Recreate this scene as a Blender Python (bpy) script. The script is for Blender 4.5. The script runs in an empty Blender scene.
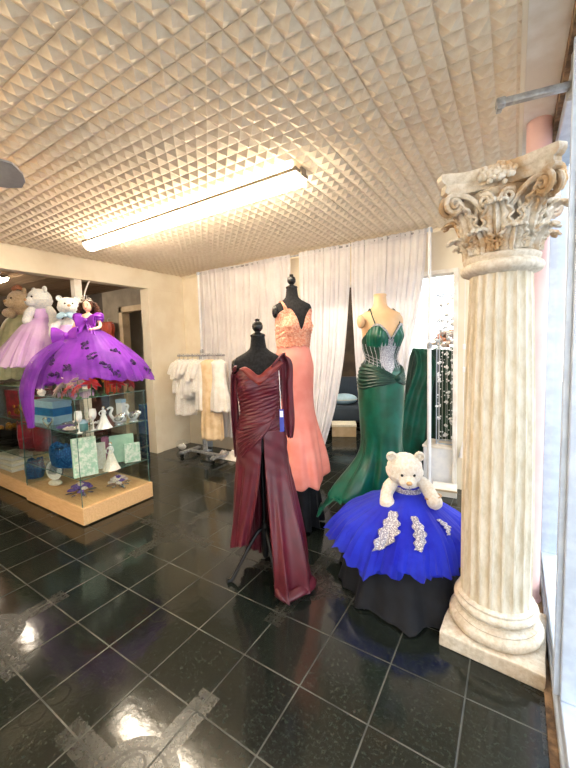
import bpy, bmesh, math, random
from mathutils import Vector, Matrix, noise, Euler

S = bpy.context.scene
COL = S.collection
PI = math.pi
sin, cos = math.sin, math.cos
R = math.radians
random.seed(7)
RND = random.Random(11)
T = 0.32            # floor tile pitch
ZC = 2.69           # ceiling height

# ------------------------------------------------------------------ helpers
def lin(c):
    def f(v):
        v /= 255.0
        return v / 12.92 if v <= 0.04045 else ((v + 0.055) / 1.055) ** 2.4
    return (f(c[0]), f(c[1]), f(c[2]), 1.0)

def obj(name, bm, m, parent=None, smooth=True, solid=0, sub=0, loc=None):
    me = bpy.data.meshes.new(name)
    bmesh.ops.recalc_face_normals(bm, faces=bm.faces[:])
    bm.to_mesh(me); bm.free()
    for mm in (m if isinstance(m, (list, tuple)) else [m]):
        me.materials.append(mm)
    if smooth:
        for p in me.polygons: p.use_smooth = True
        try: me.set_sharp_from_angle(angle=R(42))
        except Exception: pass
    o = bpy.data.objects.new(name, me); COL.objects.link(o)
    if parent: o.parent = parent
    if loc: o.location = loc
    if solid:
        md = o.modifiers.new('thick', 'SOLIDIFY'); md.thickness = solid; md.offset = 0
    if sub:
        md = o.modifiers.new('sub', 'SUBSURF'); md.levels = sub; md.render_levels = sub
    return o

def tag(o, label, cat, group=None):
    o['label'] = label; o['category'] = cat
    if group: o['group'] = group
    return o

def thing(name, label, cat, loc=(0, 0, 0), rz=0, group=None):
    o = bpy.data.objects.new(name, None); COL.objects.link(o)
    o.empty_display_size = 0.1
    o.location = loc; o.rotation_euler = (0, 0, rz)
    return tag(o, label, cat, group)

def struct(name, bm, m, smooth=False, parent=None):
    o = obj(name, bm, m, parent, smooth)
    if not parent: o['kind'] = 'structure'
    return o

def dup(root, loc, rz, label, group=None):
    r = root.copy(); COL.objects.link(r); r.location = loc; r.rotation_euler = (0, 0, rz); r['label'] = label
    if group: r['group'] = group
    for ch in list(root.children):
        c = ch.copy(); COL.objects.link(c); c.parent = r
        for g in list(ch.children):
            d = g.copy(); COL.objects.link(d); d.parent = c
    return r

def NB(): return bmesh.new()

def box(bm, x0, y0, z0, x1, y1, z1, bev=0, seg=2):
    g = bmesh.ops.create_cube(bm, size=1.0)
    vs = g['verts']
    for v in vs:
        v.co = Vector((x0 + (v.co.x + .5) * (x1 - x0), y0 + (v.co.y + .5) * (y1 - y0), z0 + (v.co.z + .5) * (z1 - z0)))
    if bev:
        es = list({e for v in vs for e in v.link_edges})
        bmesh.ops.bevel(bm, geom=es, offset=bev, segments=seg, affect='EDGES', profile=.5)
    return bm

def xform(bm, start, mat):
    bm.verts.ensure_lookup_table()
    for v in bm.verts[start:]: v.co = mat @ v.co

def ell(bm, c, r, rot=None, nu=24, nv=14):
    if not hasattr(r, '__len__'): r = (r, r, r)
    M = Matrix.Translation(Vector(c))
    if rot: M = M @ Euler(rot).to_matrix().to_4x4()
    M = M @ Matrix.Diagonal((r[0], r[1], r[2], 1))
    bmesh.ops.create_uvsphere(bm, u_segments=nu, v_segments=nv, radius=1.0, matrix=M)
    return bm

def grid(bm, fn, nu, nv, wrap=False):
    rows = []
    for j in range(nv + 1):
        row = []
        for i in range(nu if wrap else nu + 1):
            row.append(bm.verts.new(fn(i / nu, j / nv)))
        rows.append(row)
    n = nu if wrap else nu
    for j in range(nv):
        for i in range(n):
            a, b = rows[j], rows[j + 1]
            k = (i + 1) % len(a)
            if not wrap and i + 1 >= len(a): continue
            bm.faces.new((a[i], a[k], b[k], b[i]))
    return rows

def loft(bm, rings, cap0=True, cap1=True):
    rows = [[bm.verts.new(p) for p in ring] for ring in rings]
    n = len(rows[0])
    for a, b in zip(rows, rows[1:]):
        for i in range(n):
            k = (i + 1) % n
            bm.faces.new((a[i], a[k], b[k], b[i]))
    if cap0: bm.faces.new(rows[0])
    if cap1: bm.faces.new(rows[-1])
    return rows

def lathe(bm, prof, n=32, c=(0, 0, 0), cap=True):
    rings = [[Vector((c[0] + r * cos(2 * PI * i / n), c[1] + r * sin(2 * PI * i / n), c[2] + z)) for i in range(n)] for r, z in prof]
    return loft(bm, rings, cap, cap)

def tube(bm, pts, r, n=8, cap=True):
    pts = [Vector(p) for p in pts]
    m = len(pts)
    rs = [r] * m if not hasattr(r, '__len__') else r
    rings = []
    up = Vector((0, 0, 1)); prev = None
    for i, p in enumerate(pts):
        t = (pts[min(i + 1, m - 1)] - pts[max(i - 1, 0)]).normalized()
        if prev is None:
            a = t.cross(up)
            if a.length < 1e-3: a = t.cross(Vector((1, 0, 0)))
        else:
            a = prev - t * prev.dot(t)
        a.normalize(); prev = a
        b = t.cross(a)
        rings.append([p + (a * cos(2 * PI * k / n) + b * sin(2 * PI * k / n)) * rs[i] for k in range(n)])
    return loft(bm, rings, cap, cap)

def crom(pts, t):
    """Catmull-Rom through pts (tuples) at t in 0..1"""
    n = len(pts) - 1
    f = min(max(t, 0), .99999) * n
    i = int(f); u = f - i
    p0, p1, p2, p3 = pts[max(i - 1, 0)], pts[i], pts[i + 1], pts[min(i + 2, n)]
    return [0.5 * ((2 * b) + (-a + c) * u + (2 * a - 5 * b + 4 * c - d) * u * u + (-a + 3 * b - 3 * c + d) * u ** 3)
            for a, b, c, d in zip(p0, p1, p2, p3)]

def smoothpath(pts, n=24):
    return [Vector(crom(pts, i / n)) for i in range(n + 1)]

def tabz(tbl, z):
    """smooth interpolation of rows (z, a, b, ...) sorted by rising z"""
    if z <= tbl[0][0]: return tbl[0][1:]
    if z >= tbl[-1][0]: return tbl[-1][1:]
    for i in range(len(tbl) - 1):
        if tbl[i][0] <= z <= tbl[i + 1][0]:
            h = tbl[i + 1][0] - tbl[i][0]; u = (z - tbl[i][0]) / h
            out = []
            for k in range(1, len(tbl[0])):
                def slope(j):
                    if j <= 0 or j >= len(tbl) - 1: return 0 if j not in (0, len(tbl) - 1) else (tbl[min(j + 1, len(tbl) - 1)][k] - tbl[max(j - 1, 0)][k]) / (tbl[min(j + 1, len(tbl) - 1)][0] - tbl[max(j - 1, 0)][0])
                    a = (tbl[j][k] - tbl[j - 1][k]) / (tbl[j][0] - tbl[j - 1][0]); b = (tbl[j + 1][k] - tbl[j][k]) / (tbl[j + 1][0] - tbl[j][0])
                    return 0 if a * b <= 0 else 2 * a * b / (a + b)
                m0, m1 = slope(i) * h, slope(i + 1) * h
                y0, y1 = tbl[i][k], tbl[i + 1][k]
                out.append((2 * u ** 3 - 3 * u * u + 1) * y0 + (u ** 3 - 2 * u * u + u) * m0 + (-2 * u ** 3 + 3 * u * u) * y1 + (u ** 3 - u * u) * m1)
            return out

def angtab(tbl, th):
    """periodic smooth interpolation of rows (deg, a, b..), th in degrees"""
    n = len(tbl)
    lo = tbl[0][0]
    th = (th - lo) % 360 + lo
    for i in range(n):
        a0 = tbl[i][0]; a1 = tbl[(i + 1) % n][0] + (360 if i == n - 1 else 0)
        if a0 <= th <= a1:
            u = (th - a0) / (a1 - a0)
            p = [tbl[(i + k) % n][1:] for k in (-1, 0, 1, 2)]
            return [0.5 * ((2 * b) + (-a + c) * u + (2 * a - 5 * b + 4 * c - d) * u * u + (-a + 3 * b - 3 * c + d) * u ** 3) for a, b, c, d in zip(*p)]

def sstep(a, b, x):
    t = min(max((x - a) / (b - a), 0), 1)
    return t * t * (3 - 2 * t)

def nz(x, y=0, z=0): return noise.noise(Vector((x, y, z)))

# ------------------------------------------------------------------ materials
class NT:
    def __init__(s, name):
        s.m = bpy.data.materials.new(name); s.m.use_nodes = True
        s.t = s.m.node_tree; s.t.nodes.clear()
        s.out = s.n('ShaderNodeOutputMaterial')
    def n(s, typ, **kw):
        nd = s.t.nodes.new(typ)
        for k, v in kw.items(): setattr(nd, k, v)
        return nd
    def l(s, a, b): s.t.links.new(a, b)
    def put(s, sock, v):
        if hasattr(v, 'is_linked') or hasattr(v, 'links'): s.l(v, sock)
        else: sock.default_value = v
    def math(s, op, a, b=None, c=None):
        nd = s.n('ShaderNodeMath', operation=op)
        s.put(nd.inputs[0], a)
        if b is not None: s.put(nd.inputs[1], b)
        if c is not None: s.put(nd.inputs[2], c)
        return nd.outputs[0]
    def mix(s, f, a, b):
        nd = s.n('ShaderNodeMix', data_type='RGBA')
        s.put(nd.inputs[0], f); s.put(nd.inputs[6], a); s.put(nd.inputs[7], b)
        return nd.outputs[2]
    def coord(s): return s.n('ShaderNodeTexCoord').outputs['Object']
    def noise(s, scale, detail=4, rough=.55, vec=None, stretch=None):
        nd = s.n('ShaderNodeTexNoise'); nd.inputs['Scale'].default_value = scale
        nd.inputs['Detail'].default_value = detail; nd.inputs['Roughness'].default_value = rough
        v = vec or s.coord()
        if stretch:
            mp = s.n('ShaderNodeMapping'); mp.inputs['Scale'].default_value = stretch
            s.l(v, mp.inputs['Vector']); v = mp.outputs[0]
        s.l(v, nd.inputs['Vector'])
        return nd.outputs[0]
    def ramp(s, f, a, b):
        nd = s.n('ShaderNodeMapRange'); nd.interpolation_type = 'SMOOTHSTEP'
        s.l(f, nd.inputs[0]); nd.inputs[1].default_value = a; nd.inputs[2].default_value = b
        return nd.outputs[0]
    def bump(s, h, st=.3, dist=.01, prev=None):
        nd = s.n('ShaderNodeBump'); nd.inputs['Strength'].default_value = st; nd.inputs['Distance'].default_value = dist
        s.l(h, nd.inputs['Height'])
        if prev is not None: s.l(prev, nd.inputs['Normal'])
        return nd.outputs[0]
    def bsdf(s, **kw):
        nd = s.n('ShaderNodeBsdfPrincipled')
        for k, v in kw.items(): s.put(nd.inputs[k], v)
        return nd
    def done(s, sh):
        s.l(sh if hasattr(sh, 'links') else sh.outputs[0], s.out.inputs['Surface']); return s.m

def MAT(name, c, rough=.5, metal=0, var=.12, vs=9, bump=.15, bs=90, sheen=0, coat=0, c2=None, stretch=None, bdist=.004, sss=0, trans=0, detail=4, spec=.5):
    n = NT(name)
    c = lin(c)
    d = lin(c2) if c2 else (c[0] * (1 - var), c[1] * (1 - var), c[2] * (1 - var), 1)
    col = n.mix(n.ramp(n.noise(vs, detail, stretch=stretch), .35, .65), c, d)
    b = n.bsdf(**{'Base Color': col, 'Roughness': rough, 'Metallic': metal, 'Sheen Weight': sheen, 'Coat Weight': coat, 'Specular IOR Level': spec})
    if sheen: b.inputs['Sheen Roughness'].default_value = .4
    if sss:
        b.inputs['Subsurface Weight'].default_value = sss; b.inputs['Subsurface Radius'].default_value = (.02, .01, .008)
    if bump: n.l(n.bump(n.noise(bs, 3, stretch=stretch), bump, bdist), b.inputs['Normal'])
    if trans:
        tr = n.n('ShaderNodeBsdfTranslucent'); n.l(col, tr.inputs[0])
        mx = n.n('ShaderNodeMixShader'); mx.inputs[0].default_value = trans
        n.l(b.outputs[0], mx.inputs[1]); n.l(tr.outputs[0], mx.inputs[2])
        return n.done(mx)
    return n.done(b)

def TULLE(name, c, alpha, c2=None, glit=0, vs=30):
    n = NT(name)
    c = lin(c); d = lin(c2) if c2 else c
    col = n.mix(n.ramp(n.noise(6, 3), .4, .6), c, d)
    df = n.bsdf(**{'Base Color': col, 'Roughness': .6, 'Sheen Weight': .3})
    tl = n.n('ShaderNodeBsdfTranslucent'); n.l(col, tl.inputs[0])
    a = n.n('ShaderNodeMixShader'); a.inputs[0].default_value = .4
    n.l(df.outputs[0], a.inputs[1]); n.l(tl.outputs[0], a.inputs[2])
    tp = n.n('ShaderNodeBsdfTransparent')
    m = n.n('ShaderNodeMixShader')
    n.l(n.math('MULTIPLY_ADD', n.noise(vs, 2), .10, alpha), m.inputs[0])
    n.l(tp.outputs[0], m.inputs[1]); n.l(a.outputs[0], m.inputs[2])
    return n.done(m)

def THINGLASS(name, tint=(.93, .97, .96), refl=1.0, rough=0.0):
    n = NT(name)
    tp = n.n('ShaderNodeBsdfTransparent'); tp.inputs[0].default_value = (*tint, 1)
    gl = n.n('ShaderNodeBsdfGlossy'); gl.inputs['Roughness'].default_value = rough
    gl.inputs[0].default_value = (.95, 1, .98, 1)
    fr = n.n('ShaderNodeFresnel'); fr.inputs[0].default_value = 1.45
    ge = n.n('ShaderNodeNewGeometry'); fac = n.math('MULTIPLY', n.math('MULTIPLY', fr.outputs[0], refl), n.math('SUBTRACT', 1.0, ge.outputs['Backfacing']))
    m = n.n('ShaderNodeMixShader'); n.l(fac, m.inputs[0])
    n.l(tp.outputs[0], m.inputs[1]); n.l(gl.outputs[0], m.inputs[2])
    return n.done(m)

def EMIT(name, c, st):
    n = NT(name); e = n.n('ShaderNodeEmission'); e.inputs[0].default_value = (*c, 1); e.inputs[1].default_value = st
    return n.done(e)

def floor_mat():
    n = NT('black green polished floor tile')
    co = n.coord()
    sp = n.n('ShaderNodeSeparateXYZ'); n.l(co, sp.inputs[0])
    px = n.math('DIVIDE', sp.outputs[0], T); py = n.math('DIVIDE', sp.outputs[1], T)
    def edge(p):
        f = n.math('FRACT', p)
        return n.math('SUBTRACT', .5, n.math('ABSOLUTE', n.math('SUBTRACT', f, .5)))
    ex, ey = edge(px), edge(py)
    e = n.math('MINIMUM', ex, ey)
    grout = n.math('SUBTRACT', 1.0, n.ramp(e, .006, .013))
    # tile to tile variation
    cx = n.math('FLOOR', px); cy = n.math('FLOOR', py)
    cmb = n.n('ShaderNodeCombineXYZ'); n.l(cx, cmb.inputs[0]); n.l(cy, cmb.inputs[1])
    wn = n.n('ShaderNodeTexWhiteNoise'); n.l(cmb.outputs[0], wn.inputs['Vector'])
    v1 = n.noise(58, 10, .82); v2 = n.noise(7, 6, .65)
    vein = n.ramp(v1, .42, .72)
    base = n.mix(vein, lin((15, 18, 16)), lin((46, 55, 47)))
    base = n.mix(n.math('MULTIPLY', n.ramp(v2, .45, .7), .5), base, lin((10, 12, 11)))
    base = n.mix(n.math('MULTIPLY', wn.outputs['Value'], .25), base, lin((34, 36, 31)))
    # frosted inlay: rosettes at every second crossing, with arms at every fourth
    def wrapc(p, period, c):
        q = n.math('SUBTRACT', p, c)
        q = n.math('ADD', q, period / 2)
        q = n.math('FLOORED_MODULO', q, period)
        return n.math('ABSOLUTE', n.math('SUBTRACT', q, period / 2))
    ax, ay = wrapc(px, 2, 0), wrapc(py, 2, 1)
    dx = n.math('SUBTRACT', ax, .15); dy = n.math('SUBTRACT', ay, .15)
    rr = n.math('SQRT', n.math('ADD', n.math('MULTIPLY', dx, dx), n.math('MULTIPLY', dy, dy)))
    loop = n.math('SUBTRACT', 1.0, n.ramp(n.math('ABSOLUTE', n.math('SUBTRACT', rr, .15)), .010, .022))
    bx, by = wrapc(px, 4, 2), wrapc(py, 4, 1)
    r2 = n.math('SQRT', n.math('ADD', n.math('MULTIPLY', bx, bx), n.math('MULTIPLY', by, by)))
    disc = n.math('LESS_THAN', r2, .56)
    ring = n.math('SUBTRACT', 1.0, n.ramp(n.math('ABSOLUTE', n.math('SUBTRACT', r2, .42)), .012, .026))
    a1 = n.math('MULTIPLY', n.math('LESS_THAN', bx, .16), n.math('LESS_THAN', by, 1.28))
    a2 = n.math('MULTIPLY', n.math('LESS_THAN', by, .16), n.math('LESS_THAN', bx, 1.28))
    frost = n.math('MAXIMUM', disc, n.math('MAXIMUM', a1, a2))
    line = n.math('MAXIMUM', loop, n.math('MULTIPLY', ring, disc))
    wear = n.ramp(n.noise(60, 4, .7), .35, .5)
    frost = n.math('MULTIPLY', frost, n.math('MULTIPLY_ADD', wear, .35, .65))
    base = n.mix(n.math('MULTIPLY', frost, .14), base, lin((62, 58, 50)))
    base = n.mix(n.math('MULTIPLY', line, .55), base, lin((12, 12, 11)))
    gcol = n.mix(n.ramp(n.noise(5, 3), .4, .6), lin((78, 78, 71)), lin((44, 45, 41)))
    col = n.mix(grout, base, gcol)
    ro = n.math('MULTIPLY_ADD', n.noise(9, 5), .10, .06)
    ro = n.math('ADD', ro, n.math('MULTIPLY', frost, .17))
    ro = n.math('ADD', ro, n.math('MULTIPLY', line, .06))
    ro = n.math('ADD', ro, n.math('MULTIPLY', grout, .45))
    b = n.bsdf(**{'Base Color': col, 'Roughness': ro, 'Specular IOR Level': .5})
    h1 = n.bump(n.noise(16, 4), .10, .006)
    h2 = n.bump(n.math('SUBTRACT', 1.0, grout), .5, .002, h1)
    n.l(h2, b.inputs['Normal'])
    return n.done(b)

def plaster_mat(name='weathered plaster', stain=.8):
    n = NT(name)
    c = n.mix(n.ramp(n.noise(40, 6, .7), .35, .7), lin((222, 214, 200)), lin((194, 182, 162)))
    st = n.ramp(n.noise(5.5, 6, .65), .44, .62)
    c = n.mix(n.math('MULTIPLY', st, stain), c, lin((180, 140, 88)))
    sk = n.ramp(n.noise(14, 5, .7, stretch=(1, 1, .25)), .58, .75)
    c = n.mix(n.math('MULTIPLY', sk, .55), c, lin((150, 138, 120)))
    fl = n.ramp(n.noise(55, 5, .75), .66, .74)
    c = n.mix(n.math('MULTIPLY', fl, .7), c, lin((96, 84, 70)))
    b = n.bsdf(**{'Base Color': c, 'Roughness': .8, 'Specular IOR Level': .25})
    n.l(n.bump(n.noise(70, 6, .7), .45, .006), b.inputs['Normal'])
    return n.done(b)

def shaft_mat():
    n = NT('aged cream plaster shaft')
    c = n.mix(n.ramp(n.noise(30, 6, .7, stretch=(1, 1, .3)), .35, .7), lin((222, 214, 198)), lin((196, 184, 160)))
    st = n.ramp(n.noise(9, 6, .7, stretch=(1.6, 1.6, .18)), .5, .7)
    c = n.mix(n.math('MULTIPLY', st, .5), c, lin((184, 164, 128)))
    b = n.bsdf(**{'Base Color': c, 'Roughness': .75, 'Specular IOR Level': .3})
    n.l(n.bump(n.noise(80, 6, .7), .3, .004), b.inputs['Normal'])
    return n.done(b)

def satin(name, c, c2, rough=.34):
    n = NT(name)
    col = n.mix(n.ramp(n.noise(7, 3), .35, .65), lin(c), lin(c2))
    b = n.bsdf(**{'Base Color': col, 'Roughness': rough, 'Sheen Weight': .04, 'Specular IOR Level': .5})
    b.inputs['Sheen Roughness'].default_value = .35
    n.l(n.bump(n.noise(300, 2), .08, .001), b.inputs['Normal'])
    return n.done(b)

def sequin(name, c, c2, scale=160, metal=.5):
    n = NT(name)
    vo = n.n('ShaderNodeTexVoronoi'); vo.inputs['Scale'].default_value = scale; n.l(n.coord(), vo.inputs['Vector'])
    f = n.ramp(vo.outputs['Distance'], .15, .6)
    col = n.mix(f, lin(c), lin(c2))
    b = n.bsdf(**{'Base Color': col, 'Roughness': .35, 'Metallic': metal})
    n.l(n.bump(f, .8, .004), b.inputs['Normal'])
    return n.done(b)

def lacem(name, c, c2, scale=42):
    n = NT(name)
    v = n.noise(scale, 5, .75)
    f = n.ramp(v, .44, .58)
    col = n.mix(f, lin(c), lin(c2))
    b = n.bsdf(**{'Base Color': col, 'Roughness': .6, 'Sheen Weight': .2})
    n.l(n.bump(f, .7, .005), b.inputs['Normal'])
    return n.done(b)

def wood(name, c, c2):
    n = NT(name)
    f = n.noise(7, 6, .6, stretch=(1.2, 9, 9))
    col = n.mix(n.ramp(f, .3, .7), lin(c), lin(c2))
    b = n.bsdf(**{'Base Color': col, 'Roughness': .42})
    n.l(n.bump(f, .06, .002), b.inputs['Normal'])
    return n.done(b)

m_floor = floor_mat()
m_plaster = plaster_mat(); m_plaster2 = plaster_mat('chalky white plaster', .30)
m_shaft = shaft_mat()
m_tile = MAT('cream embossed ceiling tile', (234, 220, 196), .75, var=.10, vs=30, bump=.15, bs=200, c2=(226, 209, 182), bdist=.002, spec=.25)
m_wall = MAT('cream wall paint', (236, 226, 204), .7, var=.06, vs=3, bump=.12, bs=120, c2=(228, 215, 190))
m_soffit = MAT('white soffit paint', (244, 240, 232), .65, vs=5, c2=(226, 216, 200), bs=60)
m_brown = MAT('rough brown timber', (150, 122, 92), .85, vs=18, c2=(84, 66, 50), bump=.7, bs=40, bdist=.01)
m_alu = MAT('pale aluminium', (194, 206, 222), .42, metal=.15, vs=20, c2=(180, 192, 210), bump=.05)
m_aludark = MAT('dull grey metal', (176, 178, 180), .4, metal=.5, vs=30, c2=(140, 141, 143), bump=.1)
m_pink = MAT('pink painted pipe', (226, 190, 184), .45, vs=4, c2=(214, 176, 172), bump=.05)
m_glass = THINGLASS('window glass', (.97, .985, .99), .9)
m_case = THINGLASS('showcase glass', (.93, .96, .95), 1.2)
m_edge = MAT('green glass edge', (70, 105, 100), .2, vs=20, c2=(105, 140, 132), bump=0)
m_maple = wood('pale maple laminate', (228, 190, 142), (212, 170, 120))
m_black = MAT('black jersey', (16, 16, 17), .85, vs=60, c2=(34, 33, 35), bump=.4, bs=220, sheen=.08, spec=.3)
m_blackcloth = MAT('black drape cloth', (15, 16, 20), .85, vs=12, c2=(22, 24, 29), bump=.2, bs=200, sheen=.05, spec=.3)
m_blackgloss = MAT('black lacquer', (18, 18, 18), .25, vs=12, bump=.02)
m_blackmetal = MAT('black metal', (22, 22, 24), .35, metal=.4, bump=.05)
m_skin = MAT('beige form skin', (226, 190, 148), .5, vs=6, c2=(214, 174, 130), bump=.03)
m_burg = satin('burgundy satin', (92, 22, 36), (76, 16, 29), .42)
m_burgin = satin('burgundy lining', (128, 44, 38), (104, 30, 30), .45)
m_coral = satin('coral crepe', (234, 146, 130), (226, 130, 114), .5)
m_corallace = lacem('coral lace', (222, 134, 104), (244, 186, 156), 60)
m_green = satin('emerald satin', (2, 92, 72), (4, 72, 52), .3)
m_greendark = satin('dark emerald satin', (6, 62, 48), (2, 44, 34), .4)
m_silver = sequin('silver beading', (238, 238, 240), (150, 150, 160), 190, .55)
m_silverfab = sequin('silver sequin lace', (236, 232, 232), (140, 136, 150), 120, .35)
m_bluetulle = TULLE('royal blue tulle', (14, 32, 214), .58, (28, 56, 232))
m_bluein = MAT('royal blue satin', (10, 16, 176), .45, vs=10, c2=(8, 10, 140), bump=.1, sheen=.3)
m_purple = satin('purple satin', (144, 46, 194), (112, 26, 158), .38)
m_purptulle = TULLE('purple tulle', (148, 56, 200), .55, (124, 38, 176))
m_purpflower = sequin('dark violet sequin flower', (92, 40, 130), (40, 12, 70), 90, .3)
m_lav = TULLE('lavender tulle', (222, 190, 234), .8, (232, 210, 240))
m_lavin = MAT('lavender satin', (206, 172, 224), .5, vs=10, c2=(192, 156, 214), sheen=.3)
m_sage = MAT('sage green organza', (200, 202, 166), .6, vs=14, c2=(178, 184, 146), bump=.3, bs=60, sheen=.3, trans=.15)
m_furw = MAT('cream plush fur', (244, 236, 224), .95, vs=60, c2=(230, 216, 196), bump=1, bs=150, bdist=.012, sheen=.5, detail=6)
m_furtan = MAT('tan plush fur', (228, 204, 170), .95, vs=60, c2=(208, 180, 142), bump=1, bs=150, bdist=.012, sheen=.5, detail=6)
m_furpeach = MAT('peach plush fur', (220, 150, 110), .95, vs=60, c2=(200, 128, 90), bump=1, bs=150, bdist=.012, sheen=.5)
m_furblue = MAT('white plush fur', (240, 240, 238), .95, vs=60, c2=(214, 222, 230), bump=1, bs=150, bdist=.012, sheen=.5)
m_snout = MAT('honey brown velour', (206, 164, 116), .8, vs=40, bump=.4)
m_eye = MAT('black glass eye', (10, 9, 9), .1, bump=0)
m_hair = MAT('brown curly hair', (92, 52, 34), .5, vs=20, c2=(58, 30, 20), bump=1, bs=70, bdist=.02, stretch=(2, 2, .6))
m_face = MAT('porcelain skin', (240, 200, 176), .4, vs=4, c2=(234, 190, 166), bump=0, sss=.1)
m_lip = MAT('red lip paint', (190, 50, 60), .4, bump=0)
m_white = MAT('white cotton', (240, 236, 230), .8, vs=10, c2=(226, 220, 210), bump=.25, bs=120, sheen=.2, trans=.1)
m_ivory = lacem('ivory embroidered cotton', (240, 232, 218), (252, 248, 240), 60)
m_tan = MAT('tan taffeta', (230, 204, 166), .5, vs=9, c2=(214, 182, 138), bump=.2, sheen=.2)
m_red = MAT('red velvet petals', (204, 26, 42), .6, vs=20, c2=(160, 12, 28), bump=.2, sheen=.4)
m_redfab = MAT('crimson satin', (170, 16, 46), .4, vs=9, c2=(120, 8, 30), bump=.2, sheen=.3)
m_gold = MAT('gold glitter', (214, 160, 70), .3, metal=.8, vs=120, c2=(150, 96, 30), bump=.6, bs=200)
m_leaf = MAT('artificial green leaf', (48, 92, 48), .5, vs=20, bump=.2)
m_petalw = MAT('white silk petals', (244, 234, 226), .6, vs=20, c2=(230, 206, 200), bump=.2, trans=.2)
m_porc = MAT('white glazed resin', (240, 240, 240), .25, vs=10, c2=(226, 228, 232), bump=.05, coat=.3)
m_mint = MAT('mint green album cover', (178, 212, 190), .5, vs=12, c2=(160, 198, 176), bump=.1)
m_minted = lacem('mint album embossed front', (176, 212, 192), (238, 240, 232), 30)
m_page = MAT('cream paper', (232, 224, 206), .7, vs=40, bump=.2)
m_bluebox = MAT('deep cyan box', (30, 120, 184), .35, vs=10, c2=(20, 96, 160), bump=.05)
m_palebl = MAT('pale blue card', (170, 206, 230), .5, vs=10, bump=.05)
m_bluegl = sequin('blue glitter fabric', (50, 140, 210), (10, 60, 130), 70, .3)
m_silvermet = MAT('polished silver', (226, 228, 232), .18, metal=.9, vs=20, bump=.05)
m_lilac = MAT('lilac silk flowers', (136, 110, 186), .6, vs=20, c2=(110, 80, 166), bump=.2, trans=.2)
m_acry = THINGLASS('clear acrylic', (.92, .94, .96), 3.0, .03)
_n = NT('cut crystal'); m_crystal = _n.done(_n.bsdf(**{'Base Color': (.9, .95, 1, 1), 'Roughness': .25, 'Metallic': .0, 'Specular IOR Level': 1.0}))
m_lampglow = EMIT('lit fluorescent diffuser', (1.0, .85, .65), 34.0)
m_lampback = EMIT('lit fluorescent diffuser far', (1.0, .86, .68), 24.0)
m_fillbulb = EMIT('added storeroom fill bulb', (1.0, .82, .6), 22.0)
m_bulb = EMIT('lit warm fan bulb', (1.0, .58, .24), 70.0)
m_housing = MAT('lamp housing enamel', (120, 108, 92), .4, vs=10, bump=.05)
m_fan = MAT('grey fan blade', (150, 150, 152), .45, vs=8, c2=(130, 130, 134), bump=.1)
m_dark = MAT('dark brown panelling', (74, 62, 50), .7, vs=5, c2=(54, 44, 36), bump=.2)
m_grey = MAT('grey taupe wall', (150, 138, 120), .7, vs=4, c2=(132, 120, 104), bump=.1)
m_plank = MAT('brown ceiling boards', (150, 124, 96), .6, vs=6, c2=(120, 96, 72), bump=.15, stretch=(.3, 3, 3))
m_doorcase = MAT('tan door casing', (206, 184, 152), .55, vs=6, c2=(190, 166, 132), bump=.1)
m_signred = MAT('red sign panel', (214, 40, 44), .5, bump=.05)
m_concrete = MAT('pale pavement', (150, 150, 150), .85, vs=3, c2=(128, 128, 130), bump=.3)
m_render = MAT('pale facade', (168, 172, 180), .8, vs=2, c2=(150, 154, 162), bump=.1)
m_plastic = THINGLASS('clear plastic film', (.95, .96, .97), 2.5, .15)
m_orange = satin('orange satin', (196, 78, 44), (160, 50, 30), .5)
m_tagb = MAT('blue price tag', (60, 70, 170), .4, bump=.02)
def curtain_mat():
    n = NT('sheer white voile')
    col = n.mix(n.ramp(n.noise(4, 3), .4, .6), lin((248, 247, 248)), lin((240, 238, 240)))
    df = n.n('ShaderNodeBsdfDiffuse'); n.l(col, df.inputs[0])
    tl = n.n('ShaderNodeBsdfTranslucent'); n.l(col, tl.inputs[0])
    a = n.n('ShaderNodeMixShader'); a.inputs[0].default_value = .6
    n.l(df.outputs[0], a.inputs[1]); n.l(tl.outputs[0], a.inputs[2])
    tp = n.n('ShaderNodeBsdfTransparent')
    m = n.n('ShaderNodeMixShader'); m.inputs[0].default_value = .88
    n.l(tp.outputs[0], m.inputs[1]); n.l(a.outputs[0], m.inputs[2])
    return n.done(m)
m_voile = curtain_mat()

# ================================================================== SETTING
XL, YB, XW = -2.70, 3.65, 1.95     # left wall plane, back wall plane, storefront plane
bm = NB(); box(bm, -6.3, -3.0, -.1, 1.93, 7.0, 0); struct('floor', bm, m_floor)

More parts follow.
